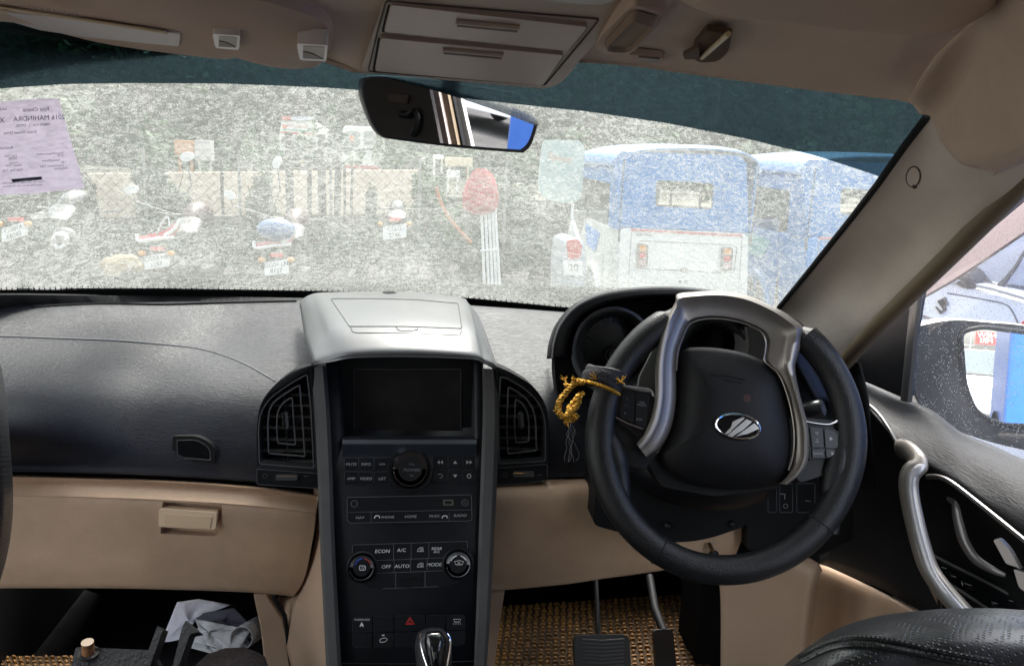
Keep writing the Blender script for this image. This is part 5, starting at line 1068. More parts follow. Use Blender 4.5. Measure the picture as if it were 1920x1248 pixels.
for f_, dy in ((1.0, .05), (1.0, .0), (.6, -.035), (.0, -.055), (-2, -.07), (-9, -.075)):
    rows.append([PY(x * 1.0 - (1 - f_) * 26 * (1 if x > -1e9 else 0), y, .50 + dy) for x, y in sp_])
MB().grid(loft(rows, 5, 5)).build('seat_back', SEATM, st2, face_eye=True, solid=.006, ang=70)
b = MB(); b.box((-.5, .62, .62), (.44, .5, .16)); b.build('seat_cushion', SEATM, st2, bevel=.04, seg=4)
b = MB(); b.box((-.56, .50, 1.0), (.40, .08, .70)); b.build('seat_core', BLKM, st2, bevel=.03)  # raised out of view to block light from the left windows
b = MB(); b.box((-.58, .47, 1.46), (.28, .10, .20)); b.build('light_block_headrest', SEATM, st2, bevel=.04, seg=4)  # unseen headrest added to block light from the left windows

# ================================================================ NOTICE STUCK TO THE WINDSCREEN
nt_ = thing('paper_notice', 'lilac printed notice taped inside the windscreen at the left, read from behind', 'notice', GL.at(60, 270, .004))
NP = mat('lilac_paper', (.68, .61, .74), .8, bump=(60, .2, 3), var=(30, .04))
m = NP.node_tree; bs = m.nodes['Principled BSDF']; bs.inputs['Transmission Weight'].default_value = 0
tlc = m.nodes.new('ShaderNodeBsdfTranslucent'); tlc.inputs[0].default_value = (.36, .32, .39, 1); mxs = m.nodes.new('ShaderNodeMixShader'); mxs.inputs[0].default_value = .55
m.links.new(bs.outputs[0], mxs.inputs[1]); m.links.new(tlc.outputs[0], mxs.inputs[2]); m.links.new(mxs.outputs[0], m.nodes['Material Output'].inputs[0])
rows = []
for j in range(13):
    v = j / 12; xl, yl = -190 + 0 * v, 192 + (376 - 192) * v; xr, yr = 109 + (158 - 109) * v, 179 + (349 - 179) * v
    rows.append([GL.at(xl + (xr - xl) * i / 14, yl + (yr - yl) * i / 14 + 1.2 * math.sin(i * .9 + j * .4), .004) for i in range(15)])
MB().grid(rows).build('notice_sheet', NP, nt_, face_eye=True)
INK = mat('notice_ink', (.10, .09, .13), .8); b = MB()
class GO_:
    n = V((0, -1, -2)).normalized()
    def at(s, px, py, off=0): return GL.at(px, py, off)
gg = GO_()
for x, y, s, t in ((66, 198, 10, 'First Choice'), (72, 214, 13, '2016 MAHINDRA'), (-8, 219, 13, 'XUV500'), (60, 227, 7, '108690 Km   |   DIESEL'), (36, 241, 8, 'Front Wheel Drive'), (6, 270, 8, 'Availability'), (92, 281, 6, 'Engine/Displacement'), (112, 285, 6, '2179'), (94, 294, 6, 'Variant/Power'), (118, 297, 6, '140'), (96, 304, 6, 'Transmission Type'), (112, 309, 6, 'Automatic'), (18, 285, 6, 'Fuel Type'), (22, 290, 6, 'DIESEL'), (24, 298, 6, 'Variant'), (24, 303, 6, 'Diesel Class'), (22, 312, 6, 'Class Year Type'), (4, 197, 7, 'SALE'), (40, 335, 6, 'Scan the QR code to know more'), (40, 341, 5.5, 'about this car or visit the website')):
    text(gg, x - (8 if t == 'XUV500' else 0), y, s, t, .0055, MB(), mirror=True, rot=-2.5).build('lettering_line', INK, nt_, smooth=False, merge=False)
b = MB(); b.ngon([GL.at(x, y, .0055) for x, y in ((19, 329), (76, 324), (78, 330), (22, 335))]); b.build('notice_bar', INK, nt_, smooth=False)
b = MB(); text(gg, 49, 329.5, 6.5, 'carandbike', .0065, b, mirror=True, rot=-4); b.build('bar_lettering', mat('pale_ink', (.6, .55, .65), .8), nt_, smooth=False, merge=False)
# ================================================================ OUTSIDE: GROUND
GRD = mat('dusty_ground', (.075, .072, .068), .95, spec=.1, bump=(14, .5, 6), var=(.8, .3))
g = MB().box((0, 0, -.25), (900, 900, .5)).build('ground', GRD, None, smooth=False); struct(g)
BANK = mat('sandy_bank', (.62, .46, .32), .95, spec=.1, bump=(6, .4, 6), var=(.5, .12))
b = MB()
b.prism([V((-60, 15.4, .0)), V((60, 15.4, .0)), V((60, 15.4, 1.0)), V((-60, 15.4, 1.0))], (0, 70, 0)); yb = b.build('raised_yard', mat('yard_dirt', (.20, .19, .16), .95, spec=.1, bump=(5, .5, 6), var=(.6, .25)), None, smooth=False); struct(yb)
b = MB(); b.prism([PY(-260, 330, 15), PY(790, 318, 15), PY(790, 400, 15), PY(-260, 415, 15)], (0, .2, 0))
yw = b.build('yard_wall', mat('peach_wall', (.80, .64, .50), .9, spec=.1, bump=(8, .3, 5), var=(1.5, .08)), None, bevel=.02); tag(yw, 'low peach rendered wall behind the wire fence with vans parked above it', 'wall')

# ---------------------------------------------------------------- foliage
LEAF = []
for i, c in enumerate(((.035, .085, .025), (.07, .15, .04), (.022, .055, .026), (.12, .24, .06))):
    LEAF.append(mat('leaf_green_%s' % 'abcd'[i], c, .6, spec=.3, var=(1.5, .45)))
BARK = mat('bark', (.07, .055, .045), .9, bump=(12, .8, 5))
rnd = random.Random(11)
def leaves(c, r, n, s, b, clumps=14):
    cl = []
    for _ in range(clumps):
        d = V((rnd.gauss(0, 1), rnd.gauss(0, 1), rnd.gauss(0, 1))).normalized() * rnd.uniform(.25, .85); cl.append((V((d.x * r[0], d.y * r[1], d.z * r[2])), rnd.uniform(.25, .5)))
    vs, fs = b.v, b.f
    for _ in range(n):
        q, k = rnd.choice(cl); d = V((rnd.gauss(0, 1), rnd.gauss(0, 1), rnd.gauss(0, 1))).normalized() * (rnd.random() ** .4) * k
        p = V(c) + q + V((d.x * r[0], d.y * r[1], d.z * r[2])); a = V((rnd.gauss(0, 1), rnd.gauss(0, 1), rnd.gauss(0, .6))).normalized(); e = a.cross(V((rnd.gauss(0, 1), rnd.gauss(0, 1), rnd.gauss(0, 1)))).normalized()
        L = s * rnd.uniform(.6, 1.4); o = len(vs); vs += [p - a * L, p + e * L * .5, p + a * L, p - e * L * .5]; fs.append((o, o + 1, o + 2, o + 3))
def tree(base, h, r, lab, mi, n=2600, s=.24, nm='shade_tree'):
    t = thing(nm, lab, 'tree', base, 'trees behind the yard'); b = MB(); base = V(base)
    tp = base + V((rnd.uniform(-.4, .4), 0, h * .62)); b.tube([base, base.lerp(tp, .5) + V((rnd.uniform(-.2, .2), 0, 0)), tp], [.22, .17, .10], 8)
    for k in range(6):
        a = rnd.uniform(0, 6.28); s0 = base.lerp(tp, rnd.uniform(.45, .9)); b.tube([s0, s0 + V((math.cos(a) * r * .35, math.sin(a) * r * .35, h * .14)), s0 + V((math.cos(a) * r * .7, math.sin(a) * r * .7, h * .22))], [.09, .06, .03], 6)
    b.build('trunk', BARK, t); b = MB(); leaves(base + V((0, 0, h * .68)), (r, r, h * .40), n, s, b, 20); b.build('crown', LEAF[mi], t, smooth=False, merge=False)
specs = [(-17, 30, 10.5, 4.6, 'dark tree at the far left edge, above the paper notice', 0), (-10.5, 33, 12, 5.0, 'tall mid-green tree right of the paper notice', 1), (-4.4, 31, 11, 4.4, 'bright green leafy tree above the orange cloth bundle', 3), (1.2, 35, 12.5, 4.8, 'dark tree behind the white ambulance van with the red roof bar', 2),
         (7, 30, 11, 4.6, 'mid-green tree behind the inside mirror', 1), (13, 32, 12, 5.0, 'dark green tree above the pale teal panel', 0), (19.5, 29, 11, 4.8, 'bright green tree over the nearer blue canopy', 3), (26, 30, 12, 5.2, 'dark tree over the farther blue canopy', 2), (33, 28, 12, 5.2, 'mid-green tree at the right beyond the windscreen pillar', 1)]
for x, y, h, r, lab, mi in specs: tree((x, y, 1.0), h, r, lab, mi)
# far wood closing the view
b = MB()
for k in range(46): leaves((-42 + k * 2.4, 44 + rnd.uniform(-2, 3), 1 + rnd.uniform(2.2, 3.5)), (2.6, 2, 4.2), 240, .42, b, 6)
for k in range(40): leaves((-40 + k * 2.8, 47 + rnd.uniform(-1, 2), 10 + rnd.uniform(-1, 3)), (3.2, 2, 4.5), 240, .5, b, 6)
for k in range(40):
    for zz in (2, 6, 10.5, 15): b.ball((-46 + k * 2.9 + rnd.uniform(-.6, .6), 49 + rnd.uniform(-.5, 1), zz), (2.4, 1.6, 3.2), 9, 7)
wd = b.build('far_wood', LEAF[2], None, smooth=False, merge=False); wd['kind'] = 'stuff'; wd['label'] = 'dark wood closing the view behind the parked vehicles'; wd['category'] = 'wood'
b = MB()
for k in range(60): leaves((-14 + k * .55, 19 + rnd.uniform(-1, 3), 1.5 + rnd.uniform(-.2, .9)), (.7, .8, .9), 90, .13, b, 4)
un = b.build('undergrowth', LEAF[0], None, smooth=False, merge=False); un['kind'] = 'stuff'; un['label'] = 'dark undergrowth between the vans and the trees'; un['category'] = 'undergrowth'
for px0, px1, d, hz, lab in ((-70, 172, 13.6, 1.5, 'dark shrub below the paper notice in front of the peach wall'), (226, 372, 13.4, 1.6, 'dark shrub between the first and second visible stretches of peach wall'), (462, 524, 13.2, 1.4, 'narrow dark shrub left of the row of dark posts'), (684, 706, 13.2, 1.3, 'thin dark shrub below the second white van'), (764, 860, 13.0, 1.4, 'dark shrub left of the red wrapped pipes'), (860, 1010, 12.6, 1.5, 'dark shrub between the red wrapped pipes and the teal panel'), (1010, 1130, 12.4, 1.5, 'dark shrub behind the teal panel')):
    p0, p1 = PY(px0, 380, d), PY(px1, 380, d); c = (p0 + p1) / 2; t = thing('shrub', lab, 'shrub', (c.x, c.y, 0), 'shrubs in front of the peach wall'); b = MB()
    for k in range(5): b.tube([V((c.x, c.y, 0)), V((c.x + rnd.uniform(-.5, .5) * (p1.x - p0.x), c.y, hz * .8))], [.02, .008], 5)
    b.build('stem', BARK, t); b = MB(); leaves((c.x, c.y, hz * .52), ((p1.x - p0.x) * .52, .35, hz * .62), int(2600 * max(.25, (p1.x - p0.x))), .07, b, 12); b.build('foliage', LEAF[rnd.randrange(3)], t, smooth=False, merge=False)

# ---------------------------------------------------------------- wire fence with posts
fen = thing('wire_fence', 'diamond mesh wire fence on thin posts in front of the peach wall', 'fence', (0, 11, 0)); b = MB()
fl, fr2 = PY(-160, 330, 11), PY(1060, 330, 11); W_, H_ = fr2.x - fl.x, 1.35; sp_d = .135; base_z = .25
k = -H_
while k < W_:
    for sgn in (1, -1):
        x0, x1 = (k, k + H_) if sgn > 0 else (k + H_, k); a = V((fl.x + x0, 11, base_z)); c = V((fl.x + x1, 11, base_z + H_)); d = (c - a).normalized(); n = V((-d.z, 0, d.x)) * .0035
        b.add([a - n, a + n, c + n, c - n], [(0, 1, 2, 3)])
    k += sp_d
b.build('wire_mesh', mat('fence_wire', (.16, .15, .14), .6, .4), fen, smooth=False, merge=False)
for i in range(7):
    x = fl.x + W_ * (i + .3) / 7; MB().tube([V((x, 11.02, 0)), V((x, 11.02, 1.66))], .02, 8).build('fence_post', mat('fence_post', (.2, .2, .19), .6), fen)
b = MB()
for k in range(60): leaves((fl.x + W_ * k / 60, 10.6 + rnd.uniform(-.3, .2), .32), (.28, .3, .38), 170, .055, b, 4)
lh = b.build('low_weeds', LEAF[2], None, smooth=False, merge=False); lh['kind'] = 'stuff'; lh['label'] = 'dark weeds along the foot of the wire fence'; lh['category'] = 'weeds'
PST = mat('dark_timber', (.035, .030, .027), .85, bump=(20, .8, 5)); b0 = None
for px, wd_, lab in ((416, 5, 'thin dark post left of the peach wall mirror gap'), (543, 12, 'thick dark post left of the row below the ambulance van'), (580, 7, 'short thin dark post, second of the row'), (603, 12, 'thick dark post in the middle of the row'), (633, 10, 'dark post right of the middle of the row'), (646, 4, 'very thin dark post, fifth of the row'), (660, 4, 'very thin dark post at the right end of the row')):
    p = PY(px, 320, 11.6); r = wd_ * .62 * 11.6 / 1400; q = V((p.x, 11.6, 0)); b = MB(); pts = [V((q.x + rnd.uniform(-.01, .01), 11.6, z)) for z in (0, .5, 1.0, 1.5, 1.95 if wd_ > 8 else 1.5)]; b.tube(pts, [r * 1.05, r, r, r * .95, r * .9], 9)
    tag(b.build('timber_post', PST, None), lab, 'post', 'dark posts by the peach wall')

# ---------------------------------------------------------------- white vans beyond the wall
WHP = mat('van_white', (.78, .79, .77), .35, coat=.4, var=(3, .04)); WINM = mat('van_window', (.10, .12, .12), .1, coat=.5); REDP = mat('van_red', (.55, .08, .07), .4); TEAL = mat('van_teal', (.05, .33, .27), .4); TYR = mat('tyre', (.02, .02, .02), .85); RIMM = mat('wheel_steel', (.4, .4, .4), .4, .7)
def van(label, X0, X1, d, ytop, ybot, taper, amb):
    c = PY((X0 + X1) / 2, (ytop + ybot) / 2, d); S = lambda x, y, dy=0: PY(x, y, d + dy); t = thing('parked_van', label, 'van', (c.x, d, 1.0), 'white vans beyond the wall'); fq = Plane(V((0, d, 1)), V((0, -1, 0)))
    w_ = (X1 - X0) / 1400 * d; zt = S(0, ytop).z
    out = [S(X0 + taper, ytop + 4), S(X0 + taper + 3, ytop), S(X1 - taper - 3, ytop + 2), S(X1 - taper, ytop + 6), S(X1, ybot - 20), S(X1, ybot), S(X0, ybot), S(X0, ybot - 20)]
    body = MB().prism(out, (0, 3.2, 0)).build('van_body', WHP, t, bevel=.05)
    low = MB().box((c.x, d + 1.7, (S(0, ybot).z + 1.30) / 2), (w_ * .9, 3.0, S(0, ybot).z - 1.30)).build('van_underbody', PIT, t)
    for sx in (-1, 1):
        for yy in (.5, 2.6):
            wq = MB().disc((c.x + sx * w_ * .42, d + yy, 1.30), (sx, 0, 0), .30, 18, .18).build('wheel', TYR, t); MB().disc((c.x + sx * (w_ * .42 + .18), d + yy, 1.30), (sx, 0, 0), .17, 14, .01).build('wheel_rim', RIMM, wq)
    return t, fq, body
t, fq, bd_ = van('white ambulance van with a red roof bar, teal and red stripes beyond the wall', 521, 598, 22, 224, 290, 6, True)
plate(fq, rp([(528, 256), (590, 260), (594, 277), (526, 274)], 2), 0, .02, 'van_window', WINM, t, .003)
plate(fq, [(526, 246), (590, 250), (590, 254), (526, 250)], 0, .015, 'red_stripe', REDP, t, 0); plate(fq, [(528, 241), (588, 245), (588, 248), (528, 244)], 0, .012, 'teal_stripe', TEAL, t, 0)
plate(fq, [(524, 288), (598, 292), (598, 295), (524, 291)], 0, .05, 'bumper', TEAL, t, .003)
plate(fq, rr(528, 218, 545, 225, 2), -.1, .1, 'roof_beacon', REDP, t, .01); plate(fq, rr(546, 219, 590, 226, 2), -.1, .08, 'roof_sign', mat('sign_pale', (.6, .6, .7), .5), t, .01)
b = MB(); text(fq, 557, 237, 8, 'AMBULANCE', .02, b, rot=3, sx=.9); b.build('lettering', REDP, t, smooth=False, merge=False)
plate(fq, rp([(528, 233), (537, 234), (538, 242), (530, 242)], 2), 0, .012, 'orange_crest', mat('crest_orange', (.7, .18, .05), .5), t, 0)
plate(fq, rr(550, 299, 570, 306, 2), -.1, .0, 'orange_reflector', mat('amber', (.75, .38, .05), .4), t, .003)
t, fq, bd_ = van('white van seen from behind with two rear windows and red lettering along its foot', 640, 716, 21, 236, 320, 3, False)
for x0 in (647, 682): plate(fq, rr(x0, 246, x0 + 28, 272, 3), 0, .02, 'van_window', mat('van_glass_pale', (.30, .33, .33), .15, coat=.5), t, .003)
plate(fq, [(640, 276), (716, 279), (716, 283), (640, 280)], 0, .012, 'dark_stripe', PIT, t, 0); plate(fq, [(646, 309), (712, 312), (712, 318), (646, 315)], 0, .02, 'red_stripe', REDP, t, 0)
b = MB(); b.ball(fq.at(660, 260, .03), (.06, .02, .09), 8, 6); b.build('orange_sticker', mat('crest_orange', (.7, .18, .05), .5), t)
# small boards and stacked goods on the yard
def bx(nm, lab, cat, x0, y0, x1, y1, d, m, z0=1.0):
    a, c = PY(x0, y0, d), PY(x1, y1, d); b = MB().box(((a.x + c.x) / 2, d + .15, (a.z + c.z) / 2), (abs(c.x - a.x), .3, abs(a.z - c.z)))
    for sx in (.15, .85): x = a.x + (c.x - a.x) * sx; b.box((x, d + .15, (c.z + z0) / 2), (.05, .05, max(.02, c.z - z0)))
    return tag(b.build(nm, m, None, bevel=.015), lab, cat)
bx('hoarding_board', 'cream board on legs right of the second white van', 'board', 836, 294, 886, 313, 17, mat('cream_board', (.62, .52, .36), .7))
bx('hoarding_board', 'small white board under the cream board', 'board', 838, 318, 862, 334, 16.9, WHP); bx('hoarding_board', 'small white board left of the cream board', 'board', 812, 290, 832, 299, 17.2, WHP)
bx('cloth_bundle', 'orange-brown cloth bundle on a stand above the first white bike mirror', 'bundle', 326, 262, 360, 291, 17, mat('orange_cloth', (.50, .25, .12), .9, bump=(10, 1, 4)))
bx('goods_crate', 'pale grey crate with a red foot beside the orange-brown bundle', 'crate', 364, 262, 396, 302, 17, mat('grey_crate', (.45, .45, .45), .7))

# ---------------------------------------------------------------- motorbikes parked with their tails to us
BKB = mat('bike_black', (.012, .012, .014), .35, coat=.5); BKG = mat('bike_engine', (.12, .12, .12), .5, .6); PLT = mat('plate_white', (.75, .76, .74), .5); BRED = mat('bike_red', (.55, .05, .07), .3, coat=.5); BSIL = mat('bike_silver', (.6, .6, .6), .25, .9); LMP = mat('tail_red', (.6, .03, .02), .2, coat=.5); AMB = mat('indicator_amber', (.7, .3, .04), .3)
def bike(label, tail, plt, mirrors, d, accent, plate_txt, rot, blue=None):
    tx, ty = tail; c = PY(tx, ty, d); t = thing('parked_motorbike', label, 'motorbike', (c.x, d + .4, 0), 'motorbikes parked tail-on'); cx = c.x
    for yy in (.25, 1.5):
        wq = MB(); R_ = .29; wq.tube([V((cx, d + yy + R_ * math.cos(a), .30 + R_ * math.sin(a))) for a in [2 * math.pi * k / 28 for k in range(28)]], .045, 8, True); wq = wq.build('wheel', TYR, t)
        r_ = MB(); r_.tube([V((cx, d + yy + .2 * math.cos(a), .30 + .2 * math.sin(a))) for a in [2 * math.pi * k / 20 for k in range(20)]], .012, 6, True)
        for k in range(6): a = k * math.pi / 3; r_.tube([V((cx, d + yy, .3)), V((cx, d + yy + .2 * math.cos(a), .3 + .2 * math.sin(a)))], .008, 5)
        r_.build('wheel_rim', BKG, wq)
    b = MB(); b.tube(spline([V((cx, d + .0, c.z - .02)), V((cx, d + .25, c.z - .03)), V((cx, d + .6, c.z - .06)), V((cx, d + .8, c.z + .02))], 4), 1, 10, flat=(V((0, 0, 1)), .11, .04)); b.build('seat', BKB, t)
    b = MB(); b.tube(spline([V((cx, d + .75, c.z - .04)), V((cx, d + .95, c.z + .06)), V((cx, d + 1.25, c.z + .06)), V((cx, d + 1.35, c.z - .02))], 4), [.04 + .065 * math.sin(math.pi * i / 12) for i in range(13)], 12); b.build('fuel_tank', BKB if not accent else mat('tank_dark', (.05, .012, .014), .4), t)
    b = MB(); b.box((cx, d + 1.0, .42), (.22, .35, .3)); b.tube([V((cx, d + .3, .62)), V((cx, d + 1.1, .6)), V((cx, d + 1.3, .95))], .03, 8); b.tube([V((cx - .1, d + .2, .3)), V((cx - .12, d + .4, .65))], .02, 6); b.tube([V((cx + .1, d + .2, .3)), V((cx + .12, d + .4, .65))], .02, 6)
    for sx in (-.07, .07): b.tube([V((cx + sx, d + 1.5, .3)), V((cx + sx, d + 1.3, 1.0))], .022, 8)
    b.build('frame_and_engine', BKG, t); MB().tube([V((cx + .13, d - .1, .38)), V((cx + .13, d + .7, .34))], [.045, .03], 10).build('exhaust', BSIL, t)
    hb_ = MB(); hb_.tube(spline([V((cx - .36, d + 1.12, 1.02)), V((cx - .2, d + 1.25, 1.0)), V((cx, d + 1.28, 1.0)), V((cx + .2, d + 1.25, 1.0)), V((cx + .36, d + 1.12, 1.02))], 4), .013, 8); hb_.build('handlebar', BKG, t)
    fp = Plane(V((0, d - .12, 1)), V((0, -1, .15)))
    if accent == 'red':
        plate(fp, rp([(tx - 40, ty + 12), (tx + 10, ty), (tx + 36, ty - 18), (tx + 34, ty - 6), (tx + 24, ty + 12), (tx - 34, ty + 18)], 3), -.06, .0, 'tail_cowl', BRED, t, .01)
        MB().tube([fp.at(x, y, .02) for x, y in sp2([(tx - 42, ty + 6), (tx - 38, ty + 20), (tx - 8, ty + 16), (tx + 28, ty + 13)], 4, False)], .013, 8).build('grab_rail', PLT, t)
        MB().tube([fp.at(x, y, .01) for x, y in sp2([(tx + 10, ty + 10), (tx + 28, ty - 2), (tx + 40, ty - 20)], 4, False)], .012, 8).build('cowl_stripe', PLT, t)
        MB().tube([fp.at(x, y, .03) for x, y in sp2([(tx - 4, ty + 8), (tx + 4, ty - 10), (tx + 16, ty - 26), (tx + 20, ty - 6)], 4, False)], .007, 6).build('rail_hoop', BSIL, t)
    if blue: MB().ball(fp.at(tx, ty - 14, .0), (.15, .12, .09)).build('blue_helmet', mat('helmet_blue', (.06, .13, .28), .3, coat=.5), t)
    plate(fp, rp([(plt[0] - 22, plt[1] - 10 + rot), (plt[0] + 22, plt[1] - 14 - rot), (plt[0] + 22, plt[1] + 12 - rot), (plt[0] - 22, plt[1] + 15 + rot)], 2), -.02, .02, 'number_plate', PLT, t, .001)
    b = MB(); l1, l2 = plate_txt; ra = -4 - rot * 2.5; text(fp, plt[0], plt[1] - 5, 12, l1, .023, b, rot=ra, sx=.95); text(fp, plt[0], plt[1] + 7, 12, l2, .023, b, rot=ra, sx=.95); b.build('plate_lettering', mat('plate_ink', (.04, .04, .05), .6), [o for o in t.children if o.name.startswith('number_plate')][0], smooth=False, merge=False)
    plate(fp, rr(plt[0] - 11, plt[1] - 27, plt[0] + 12, plt[1] - 19, 3), -.03, .03, 'tail_lamp', LMP, t, .006)
    for sx in (-1, 1): MB().ball(fp.at(plt[0] + sx * 27, plt[1] - 14, .0), (.03, .03, .022), 10, 7).build('indicator', AMB, t)
    b = MB(); b.tube([fp.at(plt[0], plt[1] - 18, -.02), fp.at(plt[0], plt[1] + 30, -.06)], 1, 10, flat=(V((0, 1, 0)), .08, .012)); b.build('mudguard', BKB, t)
    for (mx, my, rx_, ry_, ra_) in mirrors:
        mp2 = Plane(V((0, d + 1.0, 1)), V((0, -1, .0))); o = plate(mp2, ell(mx, my, rx_, ry_, 20, ra_), -.03, .0, 'mirror', PLT, t, .005); q = mp2.at(mx, my, -.02); sd_ = 1 if q.x > cx else -1
        MB().tube([q, V((q.x - sd_ * .02, d + 1.05, (q.z + 1.02) / 2)), V((cx + sd_ * .26, d + 1.18, 1.02))], .007, 6).build('mirror_stalk', BKG, t)
    return t
bike('motorbike with a red and white tail and white plate, left of the middle bike', (298, 432), (293, 489), [(246, 356, 13, 8, -10), (350, 294, 13, 9, -12)], 6.0, 'red', ('CG04 HB', '1557'), 2)
bike('motorbike with a red tail and a dark blue helmet on its seat', (518, 445), (518, 501), [(430, 366, 11, 8, 25), (519, 304, 8, 12, 25)], 6.0, 'red', ('CG04 LN', '8127'), 1, True)
bike('dark motorbike at the left border with a tilted white plate', (30, 405), (25, 434), [(70, 404, 11, 6, -15)], 6.2, None, ('CG07A', 'X6040'), 5)
bike('dark motorbike left of the red wrapped pipes, farther off', (742, 410), (740, 434), [], 8.5, None, ('CG07', '2746'), 1)
lamp_ = MB(); fq2 = Plane(V((0, 5.9, 1)), V((0, -1, 0))); lamp_.tube([fq2.at(x, y) for x, y in ell(113, 452, 12, 13, 20)], .022, 8, True); hl = lamp_.build('round_headlamp', BSIL, None)
hr = thing('parked_moped', 'half hidden moped with a round pale headlamp beside the left motorbike', 'moped', (fq2.at(113, 452).x, 6.3, 0)); hl.parent = hr; hl.data.transform(Matrix.Translation(-V(hr.location))); cxm = hr.location.x
b = MB(); b.ball(V((cxm, 5.98, fq2.at(113, 452).z)), (.10, .09, .10)); b.tube([V((cxm, 6.05, .95)), V((cxm, 6.1, .3))], .03, 8); b.tube([V((cxm, 7.2, .3)), V((cxm, 6.2, .5))], .05, 8); b.box((cxm, 6.9, .7), (.22, .6, .12)); b.build('moped_body', BKB, hr)
for yy in (6.05, 7.2): MB().tube([V((cxm, yy + .25 * math.cos(a), .27 + .25 * math.sin(a))) for a in [2 * math.pi * k / 24 for k in range(24)]], .045, 8, True).build('wheel', TYR, hr)
bg_ = MB()
for x, y, s in ((205, 496, .06), (226, 492, .07), (244, 490, .06), (215, 505, .06), (258, 500, .04)): bg_.ball(PY(x, y, 5.2), (s, s * .8, s * .8), 9, 7)
bg_.box((PY(225, 500, 5.2).x, 5.25, .26), (.22, .25, .52)); o = bg_.build('garland_sack', mat('sack_patch', (.42, .30, .16), .9, bump=(12, 1, 4), var=(10, .6)), None); tag(o, 'sack with faded green and orange garlands on the ground beside the motorbike plate', 'sack')

# ---------------------------------------------------------------- pipes wrapped in red cloth, rope, teal panel
pb = thing('pipe_bundle', 'upright bundle of white pipes with its top wrapped in red cloth', 'pipes', PY(915, 620, 4.6)); pq = Plane(V((0, 4.6, 1)), V((0, -1, 0)))
for (a, c, e, f) in ((902, 372, 912, 640), (909, 372, 921, 640), (916, 372, 928, 640), (922, 372, 936, 640), (927, 368, 943, 640)): MB().tube([pq.at(a, c), pq.at(e, f)], .0085, 8).build('pipe', PLT, pb)
MB().tube([pq.at(900, 470, .01), pq.at(934, 468, .01)], .006, 6).build('pipe_tie', PLT, pb)
RC = mat('red_cloth', (.52, .10, .10), .9, bump=(30, 1, 4), var=(20, .25)); cl_ = []
for y, w_, x in ((316, 8, 902), (328, 20, 903), (345, 27, 903), (362, 31, 901), (378, 33, 900), (392, 30, 900), (402, 14, 898)):
    c = pq.at(x, y); r = w_ / 1400 * 4.6; cl_.append([c + V((math.cos(2 * math.pi * k / 20) * r * (1 + .10 * math.sin(k * 3 + y)), math.sin(2 * math.pi * k / 20) * r * .6, .006 * math.sin(k * 2.3 + y))) for k in range(21)])
MB().grid(cl_).build('cloth_wrap', RC, pb, ang=60)
rp2 = MB().tube(spline([PY(x, y, 5.4) for x, y in ((818, 350), (826, 378), (842, 408), (862, 432), (884, 455))], 5), .014, 6).build('rope', mat('orange_rope', (.5, .2, .1), .8), None); tag(rp2, 'faded orange rope hanging left of the red wrapped pipes', 'rope')
tp_ = thing('teal_panel', 'pale teal rounded panel with orange lettering on a thin white post', 'panel', PY(1055, 620, 6.2)); tq = Plane(V((0, 6.2, 1)), V((0, -1, 0)))
plate(tq, rp([(1018, 262), (1092, 264), (1097, 290), (1090, 372), (1072, 382), (1020, 374), (1008, 350)], [12, 12, 8, 14, 8, 12, 8]), -.03, 0, 'panel_sheet', mat('teal_sheet', (.38, .50, .47), .5, var=(6, .06)), tp_, .005)
b = MB(); text(tq, 1050, 296, 19, 'Speed', .004, b, rot=12); b.build('orange_lettering', mat('faded_orange', (.6, .30, .16), .7), tp_, smooth=False, merge=False)
MB().tube([tq.at(1074, 380, -.02), tq.at(1070, 640, -.02)], .014, 8).build('panel_post', PLT, tp_)
sct = thing('parked_scooter', 'pale scooter with a red tail lamp and a plate reading 20', 'scooter', PY(1074, 600, 5.6)); sq = Plane(V((0, 5.6, 1)), V((0, -1, 0)))
dome(sq, sp2([(1058, 470), (1064, 452), (1084, 448), (1096, 460), (1098, 520), (1090, 640), (1060, 640), (1054, 520)], 5), -.05, .08, 'scooter_body', mat('scooter_pale', (.34, .38, .42), .35, coat=.4), sct, back=.5)
plate(sq, rp([(1063, 452), (1084, 448), (1092, 462), (1088, 484), (1066, 486)], 5), .02, .055, 'tail_lamp', LMP, sct, .008)
plate(sq, rr(1058, 490, 1092, 516, 2), .02, .06, 'number_plate', PLT, sct, .002); b = MB(); text(sq, 1075, 503, 20, '20', .063, b); b.build('plate_lettering', mat('plate_ink', (.04, .04, .05), .6), sct, smooth=False, merge=False)
MB().tube([V((PY(1074, 600, 5.8).x, 5.9 + .22 * math.cos(a), .24 + .22 * math.sin(a))) for a in [2 * math.pi * k / 24 for k in range(24)]], .05, 8, True).build('wheel', TYR, sct)

